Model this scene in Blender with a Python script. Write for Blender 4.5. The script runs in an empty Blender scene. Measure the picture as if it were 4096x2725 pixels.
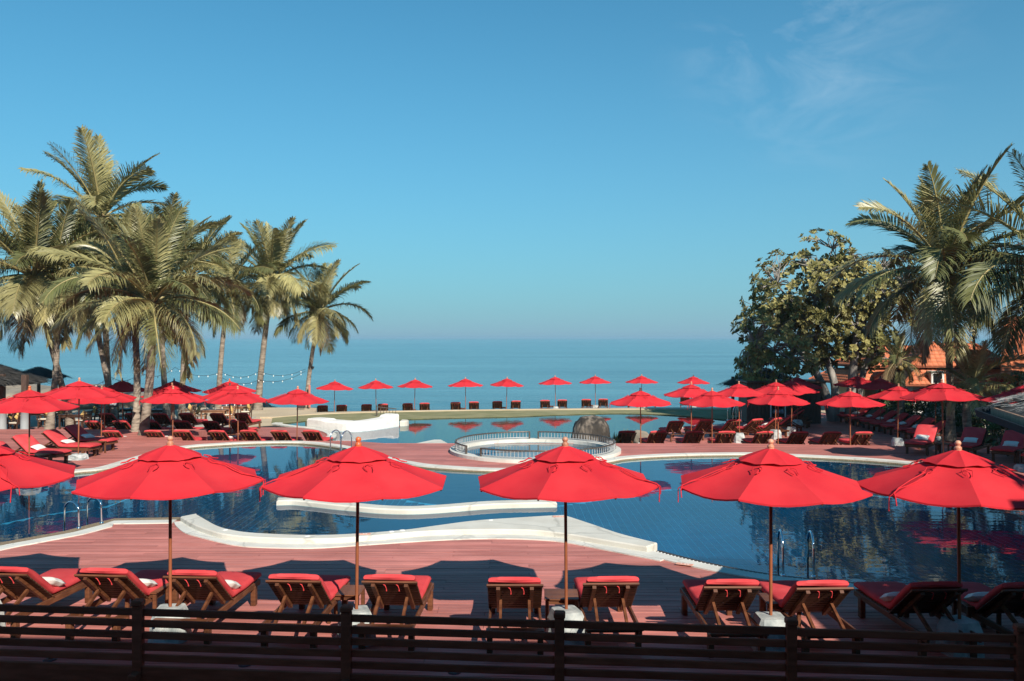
import bpy, bmesh, math, random
from mathutils import Vector, Matrix, noise
from mathutils.geometry import tessellate_polygon
R = math.radians
PI = math.pi
sc = bpy.context.scene
col = sc.collection

# ------------------------------------------------------------------ camera
CH = 4.05                       # camera height above the upper deck
FL = 3400.0                     # focal length in photo pixels (photo 4096 wide)
CX, HY = 2048.0, 1352.0         # principal column, horizon row
cam = bpy.data.cameras.new('camera')
cam.sensor_width = 36.0
cam.lens = 36.0 * FL / 4096.0
cam.shift_y = -10.5 / 4096.0
cam.clip_start = 0.1
cam.clip_end = 60000
camo = bpy.data.objects.new('camera', cam)
camo.location = (0, 0, CH)
camo.rotation_euler = (R(90), 0, 0)
col.objects.link(camo)
sc.camera = camo

# ------------------------------------------------------------------ sky and sun
SUN_DIR = Vector((1.46, -3.0, 2.14)).normalized()      # towards the sun
SUN_EL = math.asin(SUN_DIR.z)
SUN_AZ = math.atan2(SUN_DIR.x, SUN_DIR.y)
world = bpy.data.worlds.new('World')
sc.world = world
world.use_nodes = True
wn, wl = world.node_tree.nodes, world.node_tree.links
wn.clear()
w_out = wn.new('ShaderNodeOutputWorld')
w_bg = wn.new('ShaderNodeBackground')
w_bg.inputs['Strength'].default_value = 0.10
w_sky = wn.new('ShaderNodeTexSky')
w_sky.sky_type = 'NISHITA'
w_sky.sun_disc = False
w_sky.sun_elevation = SUN_EL
w_sky.sun_rotation = SUN_AZ
w_sky.air_density = 1.0
w_sky.dust_density = 0.0
w_sky.ozone_density = 6.0
w_tint = wn.new('ShaderNodeMixRGB')
w_tint.blend_type = 'MULTIPLY'
w_tint.inputs[0].default_value = 1.0
w_tint.inputs[2].default_value = (0.25, 0.94, 0.90, 1)
wl.new(w_sky.outputs[0], w_tint.inputs[1])
# sea haze: the sky pales to one even tone towards the horizon
w_tc = wn.new('ShaderNodeTexCoord')
w_sep = wn.new('ShaderNodeSeparateXYZ')
wl.new(w_tc.outputs['Generated'], w_sep.inputs[0])
w_d = wn.new('ShaderNodeMath'); w_d.operation = 'MULTIPLY'; w_d.inputs[1].default_value = -1 / 0.22
wl.new(w_sep.outputs['Z'], w_d.inputs[0])
w_e = wn.new('ShaderNodeMath'); w_e.operation = 'EXPONENT'
wl.new(w_d.outputs[0], w_e.inputs[0])
w_c = wn.new('ShaderNodeMath'); w_c.operation = 'MULTIPLY'; w_c.inputs[1].default_value = 0.96; w_c.use_clamp = True
wl.new(w_e.outputs[0], w_c.inputs[0])
w_haze = wn.new('ShaderNodeMixRGB')
w_haze.inputs[2].default_value = (1.95, 3.05, 4.05, 1)
wl.new(w_c.outputs[0], w_haze.inputs[0]); wl.new(w_tint.outputs[0], w_haze.inputs[1])
# thin cirrus: stretched noise over the sky direction, only a patch of it high up
w_map = wn.new('ShaderNodeMapping')
w_map.inputs['Rotation'].default_value = (0, R(-24), R(12))
w_map.inputs['Scale'].default_value = (2.2, 2.0, 5.5)
wl.new(w_tc.outputs['Generated'], w_map.inputs[0])
w_n = wn.new('ShaderNodeTexNoise')
w_n.inputs['Scale'].default_value = 3.2
w_n.inputs['Detail'].default_value = 9
w_n.inputs['Roughness'].default_value = 0.62
w_n.inputs['Distortion'].default_value = 1.1
wl.new(w_map.outputs[0], w_n.inputs['Vector'])
w_r = wn.new('ShaderNodeMapRange')
w_r.inputs[1].default_value = 0.44
w_r.inputs[2].default_value = 0.80
wl.new(w_n.outputs[0], w_r.inputs[0])
w_dot = wn.new('ShaderNodeVectorMath')
w_dot.operation = 'DISTANCE'
w_dot.inputs[1].default_value = Vector((0.354, 1.0, 0.362)).normalized()
wl.new(w_tc.outputs['Generated'], w_dot.inputs[0])
w_fall = wn.new('ShaderNodeMapRange')
w_fall.interpolation_type = 'SMOOTHSTEP'
w_fall.inputs[1].default_value = 0.19
w_fall.inputs[2].default_value = 0.02
wl.new(w_dot.outputs['Value'], w_fall.inputs[0])
w_mul = wn.new('ShaderNodeMath'); w_mul.operation = 'MULTIPLY'
wl.new(w_r.outputs[0], w_mul.inputs[0]); wl.new(w_fall.outputs[0], w_mul.inputs[1])
w_mul2 = wn.new('ShaderNodeMath'); w_mul2.operation = 'MULTIPLY'
w_mul2.inputs[1].default_value = 0.38
wl.new(w_mul.outputs[0], w_mul2.inputs[0])
w_mix = wn.new('ShaderNodeMixRGB')
w_mix.inputs[2].default_value = (4.2, 5.4, 6.4, 1)
wl.new(w_mul2.outputs[0], w_mix.inputs[0])
wl.new(w_haze.outputs[0], w_mix.inputs[1])
wl.new(w_mix.outputs[0], w_bg.inputs[0])
wl.new(w_bg.outputs[0], w_out.inputs[0])

sun = bpy.data.lights.new('sun', 'SUN')
sun.energy = 5.0
sun.angle = R(0.5)
sun.color = (1.0, 0.93, 0.82)
suno = bpy.data.objects.new('sun', sun)
suno.rotation_euler = SUN_DIR.to_track_quat('Z', 'Y').to_euler()
suno.location = (20, -30, 40)
col.objects.link(suno)

vs = sc.view_settings
vs.view_transform = 'Standard'
vs.look = 'None'
vs.gamma = 1
vs.exposure = 0.46
vs.use_curve_mapping = False
sc.cycles.max_bounces = 8
sc.cycles.transparent_max_bounces = 12
sc.cycles.caustics_reflective = False
sc.cycles.caustics_refractive = False
sc.cycles.use_denoising = True

# ------------------------------------------------------------------ helpers
def G(u, v, z=0.0):
    """photo pixel -> point on the horizontal level z"""
    y = FL * (CH - z) / (v - HY)
    return Vector(((u - CX) * y / FL, y, z))

def XU(u, y):
    return (u - CX) * y / FL

MATS = {}
def nd(nt, t, **kw):
    n = nt.nodes.new(t)
    for k, v in kw.items():
        setattr(n, k, v)
    return n

def mat(name, c1, c2=None, rough=0.6, scale=4.0, detail=4.0, bump=0.0, bscale=None, spec=0.5,
        metal=0.0, rnd=0.0, island=0.0, coord='Object', stretch=(1, 1, 1), trans=0.0, thr=(0.35, 0.65), bdist=0.02, sheen=0.0, coat=0.0, patch=None, crack=0.0):
    m = bpy.data.materials.new(name)
    m.use_nodes = True
    nt = m.node_tree
    b = nt.nodes['Principled BSDF']
    b.inputs['Roughness'].default_value = rough
    b.inputs['Metallic'].default_value = metal
    b.inputs['Specular IOR Level'].default_value = spec
    if sheen:
        b.inputs['Sheen Weight'].default_value = sheen
    if coat:
        b.inputs['Coat Weight'].default_value = coat
        b.inputs['Coat Roughness'].default_value = 0.25
    L = nt.links.new
    tc = nd(nt, 'ShaderNodeTexCoord')
    mp = nd(nt, 'ShaderNodeMapping')
    mp.inputs['Scale'].default_value = stretch
    L(tc.outputs[coord], mp.inputs[0])
    colsock = None
    if c2 is not None:
        nz = nd(nt, 'ShaderNodeTexNoise')
        nz.inputs['Scale'].default_value = scale
        nz.inputs['Detail'].default_value = detail
        L(mp.outputs[0], nz.inputs['Vector'])
        mr = nd(nt, 'ShaderNodeMapRange')
        mr.inputs[1].default_value, mr.inputs[2].default_value = thr
        L(nz.outputs[0], mr.inputs[0])
        mx = nd(nt, 'ShaderNodeMixRGB')
        mx.inputs[1].default_value = (*c1, 1)
        mx.inputs[2].default_value = (*c2, 1)
        L(mr.outputs[0], mx.inputs[0])
        colsock = mx.outputs[0]
    else:
        rgb = nd(nt, 'ShaderNodeRGB')
        rgb.outputs[0].default_value = (*c1, 1)
        colsock = rgb.outputs[0]
    if crack:
        cz = nd(nt, 'ShaderNodeTexNoise'); cz.inputs['Scale'].default_value = 2.2; cz.inputs['Detail'].default_value = 6
        L(tc.outputs[coord], cz.inputs['Vector'])
        cm = nd(nt, 'ShaderNodeMixRGB'); cm.blend_type = 'LINEAR_LIGHT'; cm.inputs[0].default_value = 0.16
        L(tc.outputs[coord], cm.inputs[1]); L(cz.outputs['Color'], cm.inputs[2])
        vo = nd(nt, 'ShaderNodeTexVoronoi', feature='DISTANCE_TO_EDGE'); vo.inputs['Scale'].default_value = crack
        L(cm.outputs[0], vo.inputs['Vector'])
        vr = nd(nt, 'ShaderNodeMapRange'); vr.inputs[1].default_value = 0.0; vr.inputs[2].default_value = 0.016; vr.inputs[3].default_value = 0.74; vr.inputs[4].default_value = 1.0
        L(vo.outputs['Distance'], vr.inputs[0])
        vh = nd(nt, 'ShaderNodeHueSaturation'); L(vr.outputs[0], vh.inputs['Value']); L(colsock, vh.inputs['Color'])
        colsock = vh.outputs[0]
    if patch:
        pz = nd(nt, 'ShaderNodeTexNoise'); pz.inputs['Scale'].default_value = patch[0]; pz.inputs['Detail'].default_value = 8; pz.inputs['Roughness'].default_value = 0.65
        L(tc.outputs[coord], pz.inputs['Vector'])
        pr = nd(nt, 'ShaderNodeMapRange'); pr.inputs[1].default_value = 0.30; pr.inputs[2].default_value = 0.70
        pr.inputs[3].default_value = 1 - patch[1]; pr.inputs[4].default_value = 1 + patch[1] * 0.6
        L(pz.outputs[0], pr.inputs[0])
        ph = nd(nt, 'ShaderNodeHueSaturation'); L(pr.outputs[0], ph.inputs['Value']); L(colsock, ph.inputs['Color'])
        colsock = ph.outputs[0]
    for amt, kind in ((rnd, 'obj'), (island, 'isl')):
        if amt:
            src = nd(nt, 'ShaderNodeObjectInfo').outputs['Random'] if kind == 'obj' else nd(nt, 'ShaderNodeNewGeometry').outputs['Random Per Island']
            mr2 = nd(nt, 'ShaderNodeMapRange')
            mr2.inputs[3].default_value = 1 - amt
            mr2.inputs[4].default_value = 1 + amt
            L(src, mr2.inputs[0])
            hs = nd(nt, 'ShaderNodeHueSaturation')
            L(mr2.outputs[0], hs.inputs['Value'])
            L(colsock, hs.inputs['Color'])
            colsock = hs.outputs[0]
    L(colsock, b.inputs['Base Color'])
    if bump:
        bz = nd(nt, 'ShaderNodeTexNoise')
        bz.inputs['Scale'].default_value = bscale or scale * 4
        bz.inputs['Detail'].default_value = 5
        L(mp.outputs[0], bz.inputs['Vector'])
        bp = nd(nt, 'ShaderNodeBump')
        bp.inputs['Strength'].default_value = bump
        bp.inputs['Distance'].default_value = bdist
        L(bz.outputs[0], bp.inputs['Height'])
        L(bp.outputs[0], b.inputs['Normal'])
    if trans:
        out = nt.nodes['Material Output']
        tr = nd(nt, 'ShaderNodeBsdfTranslucent')
        L(colsock, tr.inputs[0])
        ms = nd(nt, 'ShaderNodeMixShader')
        ms.inputs[0].default_value = trans
        L(b.outputs[0], ms.inputs[1]); L(tr.outputs[0], ms.inputs[2])
        L(ms.outputs[0], out.inputs[0])
    MATS[name] = m
    return m

def water_mat(name, tint, bscale, bstr, stretch=(1, 1, 1), bdist=0.02):
    m = bpy.data.materials.new(name); m.use_nodes = True
    nt = m.node_tree; nt.nodes.clear(); L = nt.links.new
    out = nd(nt, 'ShaderNodeOutputMaterial')
    tc = nd(nt, 'ShaderNodeTexCoord')
    mp = nd(nt, 'ShaderNodeMapping'); mp.inputs['Scale'].default_value = stretch
    L(tc.outputs['Object'], mp.inputs[0])
    nz = nd(nt, 'ShaderNodeTexNoise'); nz.inputs['Scale'].default_value = bscale; nz.inputs['Detail'].default_value = 2.5
    L(mp.outputs[0], nz.inputs['Vector'])
    # calm and ruffled patches
    n2 = nd(nt, 'ShaderNodeTexNoise'); n2.inputs['Scale'].default_value = 0.16; n2.inputs['Detail'].default_value = 1.5
    L(tc.outputs['Object'], n2.inputs['Vector'])
    mr = nd(nt, 'ShaderNodeMapRange'); mr.inputs[1].default_value = 0.38; mr.inputs[2].default_value = 0.62
    mr.inputs[3].default_value = 0.25 * bstr; mr.inputs[4].default_value = bstr
    L(n2.outputs[0], mr.inputs[0])
    bp = nd(nt, 'ShaderNodeBump'); bp.inputs['Distance'].default_value = bdist
    L(mr.outputs[0], bp.inputs['Strength'])
    L(nz.outputs[0], bp.inputs['Height'])
    fr = nd(nt, 'ShaderNodeFresnel'); fr.inputs['IOR'].default_value = 1.42
    L(bp.outputs[0], fr.inputs['Normal'])
    ge = nd(nt, 'ShaderNodeNewGeometry')
    inv = nd(nt, 'ShaderNodeMath', operation='SUBTRACT'); inv.inputs[0].default_value = 1.0
    L(ge.outputs['Backfacing'], inv.inputs[1])
    fm = nd(nt, 'ShaderNodeMath', operation='MULTIPLY')
    L(fr.outputs[0], fm.inputs[0]); L(inv.outputs[0], fm.inputs[1])
    gl = nd(nt, 'ShaderNodeBsdfGlossy'); gl.inputs['Roughness'].default_value = 0.005
    L(bp.outputs[0], gl.inputs['Normal'])
    tr = nd(nt, 'ShaderNodeBsdfTransparent'); tr.inputs[0].default_value = (*tint, 1)
    ms = nd(nt, 'ShaderNodeMixShader')
    L(fm.outputs[0], ms.inputs[0]); L(tr.outputs[0], ms.inputs[1]); L(gl.outputs[0], ms.inputs[2])
    L(ms.outputs[0], out.inputs[0])
    MATS[name] = m
    return m

class MB:
    """collects geometry for ONE mesh object"""
    def __init__(s):
        s.v, s.f, s.sm = [], [], []
    def add(s, vs_, fs_, smooth=False):
        o = len(s.v)
        s.v += [tuple(p) for p in vs_]
        s.f += [tuple(i + o for i in f) for f in fs_]
        s.sm += [smooth] * len(fs_)
        return s
    def box(s, c, d, m=None):
        hx, hy, hz = d[0] / 2, d[1] / 2, d[2] / 2
        P = [Vector((x * hx, y * hy, z * hz)) for z in (-1, 1) for y in (-1, 1) for x in (-1, 1)]
        if m is not None:
            P = [m @ p for p in P]
        P = [p + Vector(c) for p in P]
        return s.add(P, [(0, 2, 3, 1), (4, 5, 7, 6), (0, 1, 5, 4), (2, 6, 7, 3), (0, 4, 6, 2), (1, 3, 7, 5)])
    def bevbox(s, c, d, bv=0.01, m=None):
        """box with chamfered edges"""
        hx, hy, hz = d[0] / 2, d[1] / 2, d[2] / 2
        bv = min(bv, hx * .9, hy * .9, hz * .9)
        bm = bmesh.new()
        bmesh.ops.create_cube(bm, size=1.0)
        for v in bm.verts:
            v.co = Vector((v.co.x * 2 * hx, v.co.y * 2 * hy, v.co.z * 2 * hz))
        bmesh.ops.bevel(bm, geom=list(bm.edges), offset=bv, segments=1, affect='EDGES')
        bm.verts.index_update()
        P = [v.co.copy() for v in bm.verts]
        Fs = [tuple(v.index for v in f.verts) for f in bm.faces]
        bm.free()
        if m is not None:
            P = [m @ p for p in P]
        return s.add([p + Vector(c) for p in P], Fs)
    def beam(s, a, b, w, h, up=(0, 0, 1)):
        a, b = Vector(a), Vector(b)
        d = (b - a); l = d.length; d.normalize()
        x = d.cross(Vector(up))
        if x.length < 1e-4:
            x = Vector((1, 0, 0))
        x.normalize(); z = x.cross(d)
        M = Matrix((x, d, z)).transposed()
        return s.box((a + b) / 2, (w, l, h), M)
    def tube(s, pts, rad, n=8, caps=True, smooth=True):
        pts = [Vector(p) for p in pts]
        if not isinstance(rad, (list, tuple)):
            rad = [rad] * len(pts)
        V, Fs = [], []
        ref = None
        for i, p in enumerate(pts):
            t = (pts[min(i + 1, len(pts) - 1)] - pts[max(i - 1, 0)]).normalized()
            if ref is None:
                ref = t.cross(Vector((0.13, 0.31, 0.94)))
                if ref.length < 0.1:
                    ref = t.cross(Vector((1, 0, 0)))
            ref = (ref - t * ref.dot(t)).normalized()
            b = t.cross(ref)
            for k in range(n):
                a = 2 * PI * k / n
                V.append(p + (ref * math.cos(a) + b * math.sin(a)) * rad[i])
        for i in range(len(pts) - 1):
            for k in range(n):
                k2 = (k + 1) % n
                Fs.append((i * n + k, i * n + k2, (i + 1) * n + k2, (i + 1) * n + k))
        s.add(V, Fs, smooth)
        if caps:
            o = len(pts) * n
            s.add(V[:n], [tuple(range(n))[::-1]])
            s.add(V[-n:], [tuple(range(n))])
        return s
    def lathe(s, prof, n=16, c=(0, 0, 0), smooth=True):
        V = [Vector((r * math.cos(2 * PI * k / n) + c[0], r * math.sin(2 * PI * k / n) + c[1], z + c[2])) for r, z in prof for k in range(n)]
        Fs = [(i * n + k, i * n + (k + 1) % n, (i + 1) * n + (k + 1) % n, (i + 1) * n + k) for i in range(len(prof) - 1) for k in range(n)]
        return s.add(V, Fs, smooth)
    def sheet(s, poly, z):
        """flat polygon (any shape) at height z"""
        P = [Vector((p[0], p[1], z)) for p in poly]
        tris = tessellate_polygon([P])
        Fs = []
        for t in tris:
            a, b, c = (P[i] for i in t)
            Fs.append(tuple(t) if (b - a).cross(c - a).z > 0 else tuple(t[::-1]))
        return s.add(P, Fs)
    def prism(s, poly, z0, z1, bevel=0.0, sides=True, bottom=False):
        n = len(poly)
        if bevel:
            inn = offset_loop(poly, -bevel)
            P = [(p[0], p[1], z0) for p in poly] + [(p[0], p[1], z1 - bevel) for p in poly] + [(p[0], p[1], z1) for p in inn]
            Fs = [(k * n + i, k * n + (i + 1) % n, (k + 1) * n + (i + 1) % n, (k + 1) * n + i) for k in range(2) for i in range(n)]
            s.add(P, Fs, False)
            s.sheet(inn, z1)
        else:
            if sides:
                P = [(p[0], p[1], z0) for p in poly] + [(p[0], p[1], z1) for p in poly]
                s.add(P, [(i, (i + 1) % n, n + (i + 1) % n, n + i) for i in range(n)])
            s.sheet(poly, z1)
        return s
    def ribbon(s, a, b, z0, z1, closed=False):
        """solid strip between polylines a and b (same length), top z1, down to z0"""
        n = len(a)
        P = [(p[0], p[1], z1) for p in a] + [(p[0], p[1], z1) for p in b] + [(p[0], p[1], z0) for p in a] + [(p[0], p[1], z0) for p in b]
        Fs = []
        for i in range(n if closed else n - 1):
            j = (i + 1) % n
            Fs += [(i, j, n + j, n + i), (i, 2 * n + i, 2 * n + j, j), (n + i, n + j, 3 * n + j, 3 * n + i)]
        if not closed:
            Fs += [(0, n, 3 * n, 2 * n), (n - 1, 3 * n - 1, 4 * n - 1, 2 * n - 1)]
        return s.add(P, Fs)
    def mesh(s, name):
        me = bpy.data.meshes.new(name)
        me.from_pydata(s.v, [], s.f)
        if any(s.sm):
            me.polygons.foreach_set('use_smooth', s.sm)
        me.validate(); me.update()
        return me
    def build(s, name, m, parent=None, fix=True):
        me = s.mesh(name)
        if fix:
            bm = bmesh.new(); bm.from_mesh(me)
            bmesh.ops.recalc_face_normals(bm, faces=bm.faces)
            bm.to_mesh(me); bm.free()
        me.materials.append(MATS[m] if isinstance(m, str) else m)
        return link(name, me, parent)

def link(name, data, parent=None):
    o = bpy.data.objects.new(name, data)
    col.objects.link(o)
    if parent is not None:
        o.parent = parent
    return o

def tag(o, label=None, cat=None, group=None, kind=None):
    if label: o['label'] = label
    if cat: o['category'] = cat
    if group: o['group'] = group
    if kind: o['kind'] = kind
    return o

def empty(name, loc=(0, 0, 0), rz=0.0):
    o = bpy.data.objects.new(name, None)
    o.empty_display_size = 0.2
    o.location = loc
    o.rotation_euler = (0, 0, rz)
    col.objects.link(o)
    return o

KIDS = {}
def kids(o):
    return KIDS.setdefault(o.name, list(o.children))
def dup(o, loc=None, rz=None, scale=None):
    def rec(src, parent):
        c = src.copy()
        for k in ('label', 'category', 'group'):
            if parent is None and k in c: del c[k]
        col.objects.link(c)
        c.parent = parent
        for ch in kids(src):
            rec(ch, c)
        return c
    c = rec(o, None)
    if loc is not None: c.location = loc
    if rz is not None: c.rotation_euler = (0, 0, rz)
    if scale is not None: c.scale = (scale,) * 3
    return c

def crom(pts, n=8, closed=False):
    P = [Vector(p) for p in pts]
    out = []
    m = len(P)
    for i in range(m if closed else m - 1):
        if closed:
            a, b, c, d = P[(i - 1) % m], P[i], P[(i + 1) % m], P[(i + 2) % m]
        else:
            a, b, c, d = P[max(i - 1, 0)], P[i], P[i + 1], P[min(i + 2, m - 1)]
        for k in range(n):
            t = k / n
            out.append(0.5 * ((2 * b) + (c - a) * t + (2 * a - 5 * b + 4 * c - d) * t * t + (3 * b - a - 3 * c + d) * t ** 3))
    if not closed:
        out.append(P[-1].copy())
    return out

def offset_line(pl, d, closed=False):
    """offset to the left of travel"""
    n = len(pl); out = []
    for i in range(n):
        a = pl[(i - 1) % n] if closed or i > 0 else pl[i]
        b = pl[(i + 1) % n] if closed or i < n - 1 else pl[i]
        t = Vector((b[0] - a[0], b[1] - a[1])).normalized()
        out.append(Vector((pl[i][0] - t.y * d, pl[i][1] + t.x * d, 0)))
    return out

def offset_loop(poly, d):
    """grow a closed loop outwards by d"""
    ar = sum(poly[i][0] * poly[(i + 1) % len(poly)][1] - poly[(i + 1) % len(poly)][0] * poly[i][1] for i in range(len(poly)))
    return offset_line(poly, -d if ar > 0 else d, True)

def crossings(loops, y):
    xs = []
    for lp in loops:
        n = len(lp)
        for i in range(n):
            a, b = lp[i], lp[(i + 1) % n]
            if (a[1] <= y) != (b[1] <= y):
                xs.append(a[0] + (b[0] - a[0]) * (y - a[1]) / (b[1] - a[1]))
    return sorted(xs)

def strips(loops, y0, y1, pitch, gap):
    """rows of (y0, y1, left at y0, left at y1, right at y0, right at y1) inside the loops (even-odd)"""
    out = []
    y = y0
    while y < y1 - 1e-6:
        ya, yb = y + gap / 2, min(y + pitch, y1) - gap / 2
        m = crossings(loops, (ya + yb) / 2)
        a, b = crossings(loops, ya), crossings(loops, yb)
        for i in range(0, len(m) - 1, 2):
            l0 = l1 = m[i]; r0 = r1 = m[i + 1]
            if len(a) == len(m) and len(b) == len(m):
                l0, l1, r0, r1 = a[i], b[i], a[i + 1], b[i + 1]
            if min(r0, r1) - max(l0, l1) > 0.05:
                out.append((ya, yb, l0, l1, r0, r1))
        y += pitch
    return out

# ------------------------------------------------------------------ materials
mat('deck_wood', (0.43, 0.145, 0.118), (0.53, 0.205, 0.172), rough=0.6, scale=3.0, rnd=0.19, island=0.19, patch=(0.45, 0.20), stretch=(0.35, 4, 1), bump=0.10, bscale=9, spec=0.22, bdist=0.01)
mat('deck_under', (0.02, 0.012, 0.010), rough=0.9)
mat('red_fabric', (0.555, 0.022, 0.033), (0.62, 0.035, 0.043), rough=0.85, scale=1.6, rnd=0.07, island=0.05, patch=(1.1, 0.07), bump=0.30, bscale=4.5, spec=0.15, trans=0.05, bdist=0.02)  # tone per island stands in for shading differences between canopy panels
mat('cushion_red', (0.57, 0.050, 0.058), (0.65, 0.080, 0.084), rough=0.9, scale=2.5, rnd=0.10, patch=(1.6, 0.10), bump=0.3, bscale=7, spec=0.12, bdist=0.015)
mat('teak', (0.085, 0.029, 0.013), (0.165, 0.062, 0.028), rough=0.5, scale=3.5, rnd=0.12, island=0.10, stretch=(1, 1, 6), bump=0.12, bscale=30, spec=0.35, bdist=0.004)
mat('shaded_slat', (0.040, 0.015, 0.008), (0.075, 0.030, 0.015), rough=0.6, scale=3.5, rnd=0.25, island=0.2, stretch=(1, 1, 6), spec=0.3)  # teak darkened: the shade under the backrests is put into the colour
mat('fence_wood', (0.24, 0.052, 0.028), (0.34, 0.080, 0.045), rough=0.65, scale=3, rnd=0.15, bump=0.15, bscale=25, stretch=(1, 6, 6), spec=0.12, bdist=0.004)
mat('pole_wood', (0.22, 0.065, 0.028), (0.30, 0.10, 0.045), rough=0.4, scale=4, rnd=0.10, spec=0.4)
mat('finial_wood', (0.55, 0.30, 0.20), (0.40, 0.16, 0.09), rough=0.45, scale=9, rnd=0.2, spec=0.4)
mat('finial_orange', (0.62, 0.16, 0.05), (0.50, 0.11, 0.04), rough=0.25, scale=9, spec=0.5)
mat('finial_dark', (0.06, 0.03, 0.025), (0.10, 0.05, 0.04), rough=0.5, scale=9)
mat('dark_metal', (0.03, 0.03, 0.032), rough=0.5)
mat('concrete_block', (0.46, 0.48, 0.46), (0.22, 0.25, 0.25), rough=0.85, scale=5, detail=7, bump=0.5, bscale=26, rnd=0.12, bdist=0.012, thr=(0.42, 0.68))
mat('white_cotton', (0.74, 0.72, 0.67), (0.66, 0.64, 0.59), rough=0.9, scale=4, bump=0.4, bscale=9, bdist=0.012)
mat('cream_render', (0.64, 0.61, 0.53), (0.55, 0.51, 0.43), rough=0.75, scale=1.3, detail=8, bump=0.25, bscale=40, bdist=0.006, thr=(0.42, 0.72), patch=(0.9, 0.09), crack=0.38)
mat('white_coping', (0.68, 0.66, 0.59), (0.57, 0.54, 0.47), rough=0.8, scale=2.0, detail=7, bump=0.3, bscale=50, bdist=0.006, thr=(0.4, 0.75), patch=(1.3, 0.12), crack=0.5)
mat('pebble_wash', (0.30, 0.22, 0.13), (0.17, 0.12, 0.075), rough=0.8, scale=28, detail=3, bump=0.6, bscale=60, bdist=0.008)
mat('dark_gutter', (0.03, 0.022, 0.015), (0.06, 0.045, 0.03), rough=0.6, scale=12)
mat('white_stucco', (0.78, 0.75, 0.70), (0.68, 0.65, 0.60), rough=0.9, scale=5, detail=7, bump=0.5, bscale=16, bdist=0.05, thr=(0.5, 0.75))
mat('pool_tile', (0.006, 0.064, 0.128), (0.005, 0.052, 0.104), rough=0.25, scale=0.6, rnd=0.15, island=0.15)
mat('pool_grout', (0.09, 0.36, 0.50), rough=0.7)
mat('bluestone_tile', (0.008, 0.055, 0.105), (0.006, 0.044, 0.085), rough=0.25, scale=1.0)
water_mat('pool_water', (0.50, 0.86, 0.97), 1.5, 0.16, (0.8, 1.6, 1), 0.03)
water_mat('back_water', (0.50, 0.86, 0.97), 1.4, 0.10, (0.5, 1.8, 1), 0.03)
mat('chrome', (0.72, 0.74, 0.76), rough=0.10, metal=1.0)
mat('rail_bronze', (0.10, 0.080, 0.065), (0.17, 0.14, 0.12), rough=0.4, scale=20, metal=0.6)
mat('rail_grey', (0.42, 0.42, 0.42), rough=0.45, metal=0.3)
mat('lawn_grass', (0.19, 0.185, 0.075), (0.28, 0.25, 0.125), rough=0.95, scale=0.9, detail=8, bump=0.7, bscale=30, bdist=0.04)
mat('sand', (0.55, 0.44, 0.30), (0.46, 0.36, 0.24), rough=0.95, scale=0.5, detail=8, bump=0.5, bscale=6, bdist=0.06)
mat('pale_paving', (0.50, 0.45, 0.38), (0.40, 0.36, 0.30), rough=0.85, scale=1.2, detail=7, bump=0.2, bscale=20, bdist=0.01)
mat('soil', (0.09, 0.065, 0.04), (0.06, 0.045, 0.03), rough=0.95, scale=1.5, bump=0.5, bdist=0.05)
mat('boulder', (0.30, 0.25, 0.19), (0.16, 0.135, 0.105), rough=0.9, scale=0.6, detail=9, bump=0.8, bscale=2.6, bdist=0.12)
mat('dome_rock', (0.22, 0.178, 0.138), (0.034, 0.027, 0.021), rough=0.85, scale=2.6, detail=10, bump=1.0, bscale=6, bdist=0.08, stretch=(1.3, 1.3, 0.45), thr=(0.36, 0.56))
mat('palm_bark', (0.33, 0.27, 0.21), (0.14, 0.11, 0.085), rough=0.9, scale=2.6, detail=7, stretch=(1, 1, 3.2), bump=0.9, bscale=5, bdist=0.05, rnd=0.15)
mat('frond_leaf', (0.235, 0.220, 0.085), (0.42, 0.37, 0.17), rough=0.36, scale=0.7, rnd=0.24, island=0.22, spec=0.55, trans=0.16)
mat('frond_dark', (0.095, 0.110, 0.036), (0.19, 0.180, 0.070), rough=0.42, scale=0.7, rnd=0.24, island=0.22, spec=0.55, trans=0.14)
mat('frond_dry', (0.21, 0.145, 0.075), (0.15, 0.10, 0.05), rough=0.7, scale=1.2, rnd=0.2, island=0.2, trans=0.1)
mat('coconut', (0.20, 0.17, 0.045), (0.28, 0.17, 0.05), rough=0.5, scale=2, rnd=0.2)
mat('tree_bark', (0.38, 0.35, 0.31), (0.19, 0.17, 0.15), rough=0.9, scale=3, detail=7, stretch=(1, 1, 0.4), bump=0.6, bdist=0.04)
mat('almond_leaf', (0.125, 0.125, 0.038), (0.36, 0.315, 0.115), rough=0.5, scale=0.8, island=0.45, spec=0.28, trans=0.14)
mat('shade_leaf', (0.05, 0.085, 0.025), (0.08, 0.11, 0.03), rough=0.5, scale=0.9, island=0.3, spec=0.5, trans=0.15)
mat('dry_leaf', (0.33, 0.12, 0.04), rough=0.6, island=0.3)
mat('thatch', (0.42, 0.385, 0.33), (0.68, 0.64, 0.57), rough=0.9, scale=3, island=0.35, rnd=0.1)
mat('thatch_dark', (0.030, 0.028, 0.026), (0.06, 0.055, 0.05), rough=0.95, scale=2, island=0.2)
mat('eave_gutter', (0.012, 0.018, 0.025), rough=0.7, spec=0.15)
mat('eave_board', (0.42, 0.26, 0.17), (0.30, 0.17, 0.11), rough=0.6, scale=4, stretch=(4, 4, 1))
mat('hut_wood', (0.05, 0.028, 0.020), (0.085, 0.048, 0.032), rough=0.6, scale=3, rnd=0.2, stretch=(6, 6, 1))
mat('cream_wall', (0.58, 0.46, 0.28), (0.50, 0.39, 0.23), rough=0.85, scale=0.8, bump=0.1)
mat('white_trim', (0.74, 0.73, 0.70), (0.66, 0.64, 0.60), rough=0.7, scale=2)
mat('roof_tile', (0.56, 0.165, 0.065), (0.46, 0.12, 0.045), rough=0.7, scale=2, rnd=0.16, island=0.16)
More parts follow.
